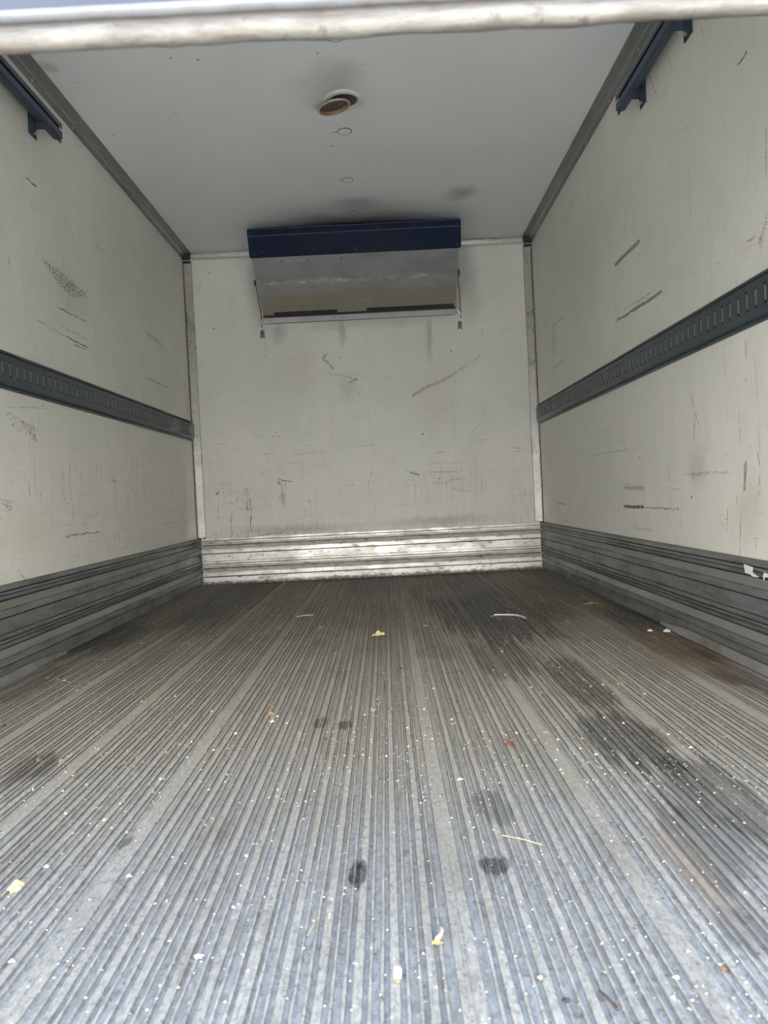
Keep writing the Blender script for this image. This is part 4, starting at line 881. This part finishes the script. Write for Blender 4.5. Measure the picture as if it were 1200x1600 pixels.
# pill-shaped white bead with a tan tip
root = empty('plastic_bead', (0.094, 0.815, 0)); finish(root, 'white pill-shaped plastic bead lying on a floor rib at bottom centre', 'bead')
bm = bmesh.new(); bmesh.ops.create_uvsphere(bm, u_segments=20, v_segments=14, radius=0.0048)
for v in bm.verts: v.co.y += 0.0042*(1 if v.co.y > 0 else -1); v.co.z += 0.0048
mesh_obj('shell', bm, m_whi, root, True)
bm = bmesh.new(); bmesh.ops.create_icosphere(bm, subdivisions=2, radius=0.003)
for v in bm.verts: v.co = Vector((v.co.x*1.1, v.co.y*0.9-0.0105, v.co.z*0.8+0.0026))
mesh_obj('tip', bm, m_tan, root)
# husk
root = empty('seed_husk', (0.141, 0.875, 0)); finish(root, 'curved pale seed husk on the ribs near the bottom centre', 'husk')
bm = bmesh.new(); tube(bm, [(0.006, 0.026, 0.0042), (0.0065, 0.018, 0.0036), (0.004, 0.008, 0.0036), (-0.001, 0.001, 0.0028)], 0.0022, 8, 1.3)
mesh_obj('blade', bm, m_pale2, root, True)
mesh_obj('base', crumple(0.007, 0.005, 73), m_tan, root)
# straws, cable offcuts
def strand(name, pts, r, m, label, cat):
    bm = bmesh.new(); P = [Vector(p) for p in pts]; sm = []
    for i in range(len(P)-1):
        p0, p1, p2, p3 = P[max(i-1, 0)], P[i], P[i+1], P[min(i+2, len(P)-1)]
        for k in range(6):
            t = k/6; sm.append(0.5*((2*p1)+(p2-p0)*t+(2*p0-5*p1+4*p2-p3)*t*t+(3*p1-p0-3*p2+p3)*t**3))
    sm.append(P[-1]); o0 = Vector((sm[0].x, sm[0].y, 0))
    tube(bm, [q-o0 for q in sm], r, 8); o = mesh_obj(name, bm, m, None, True); o.location = o0
    return finish(o, label, cat)
m_str = plain('straw', (0.52, 0.44, 0.26), 0.5, 0, 0.2); m_wht = plain('white_plastic', (0.80, 0.80, 0.78), 0.35, 0, 0.06)
strand('plastic_strip', [(0.528, 3.150, .0035), (0.565, 3.142, .0035), (0.605, 3.122, .0035), (0.628, 3.085, .0035), (0.636, 3.040, .0035)], 0.0032, m_wht, 'white bent strip of plastic lying on the dark stain right of centre', 'strip')
strand('plastic_strip', [(-0.310, 3.355, .0025), (-0.290, 3.385, .0025), (-0.262, 3.395, .0025), (-0.238, 3.392, .0025)], 0.0022, m_wht, 'short white bent strip of plastic lying on the floor left of centre', 'strip')
strand('straw', [(0.255, 1.140, .0012), (0.285, 1.122, .0012), (0.308, 1.103, .0012)], 0.0009, m_str, 'thin yellow straw lying across the ribs right of centre', 'straw')
strand('straw', [(-0.012, 0.900, .0012), (-0.006, 0.93, .0012), (-0.010, 0.955, .0012)], 0.0007, m_str, 'short thin straw along a rib at bottom centre', 'straw')
strand('twig', [(0.300, 0.775, .002), (0.306, 0.76, .002), (0.310, 0.745, .002)], 0.0015, m_brn, 'short dark twig lying in a groove at the bottom right', 'twig')
# torn paper stuck to the right kick plate
for nm, pts, lab in (('paper_scrap', [(2.106, .281), (2.052, .277), (2.057, .263), (2.020, .253), (2.056, .251), (2.070, .256), (2.098, .257)], 'larger torn white paper scrap stuck on the right kick plate'),
                     ('paper_scrap', [(1.993, .269), (1.968, .267), (1.958, .259), (1.990, .257), (1.995, .247), (2.000, .258)], 'smaller torn white paper scrap stuck on the right kick plate near the photo edge')):
    bm = bmesh.new(); c = (sum(p[0] for p in pts)/len(pts), sum(p[1] for p in pts)/len(pts))
    def kx(z): # local surface of the plate
        h = 0.293-z
        for (h0, d0), (h1, d1) in zip(KP, KP[1:]):
            if h0 <= h <= h1 and h1 > h0: return d0+(d1-d0)*(h-h0)/(h1-h0)
        return 0.015
    for off in (0,):
        a = [bm.verts.new((W2-0.0205-0.0006, p[0], p[1])) for p in pts]; b = [bm.verts.new((W2-0.0205-0.0012+rnd.uniform(-.0004, 0), p[0], p[1])) for p in pts]
        bm.faces.new(a); bm.faces.new(b[::-1])
        for i in range(len(pts)): j = (i+1) % len(pts); bm.faces.new((a[i], a[j], b[j], b[i]))
    finish(mesh_obj(nm, bm, m_wht), lab, 'paper', 'torn paper scraps on the right kick plate')
# fine crumbs and grit: beyond counting
bm = bmesh.new(); r = random.Random(5)
for i in range(9000):
    while True:
        y = 0.7+3.4*r.random()**1.15; x = r.uniform(-1.04, 1.04)
        dens = 0.22+1.5*max(0, mnoise.noise(Vector((x*4.2, y*2.2, 4))))+(0.5 if 1.3 < y < 2.6 and abs(x-0.1) < 0.7 else 0)
        if r.random() < dens: break
    s = r.uniform(0.0007, 0.0021)*(1+0.10*y)*(2.0 if r.random() < 0.04 else 1); a = r.random()*3.14
    q = [Vector((math.cos(a+k*2.1)*s*r.uniform(.6, 1.5), math.sin(a+k*2.1)*s*r.uniform(.6, 1.5), 0)) for k in range(3)]
    vs = [bm.verts.new(Vector((x, y, 0.0001))+p) for p in q]; tp = bm.verts.new((x, y, s*0.8))
    mi = 0 if r.random() < 0.55 else (1 if r.random() < 0.7 else 2)
    for k in range(3): bm.faces.new((vs[k], vs[(k+1) % 3], tp)).material_index = mi
    bm.faces.new(vs[::-1]).material_index = mi
finish(mesh_obj('floor_crumbs', bm, [leafmat('crumb_yellow', (0.66, 0.57, 0.36), (0.48, 0.40, 0.24)), leafmat('crumb_white', (0.66, 0.65, 0.60), (0.50, 0.49, 0.45)), m_brn]),
       'fine pale and brown crumbs of grit scattered over the ribbed floor', 'crumbs', None, 'stuff')
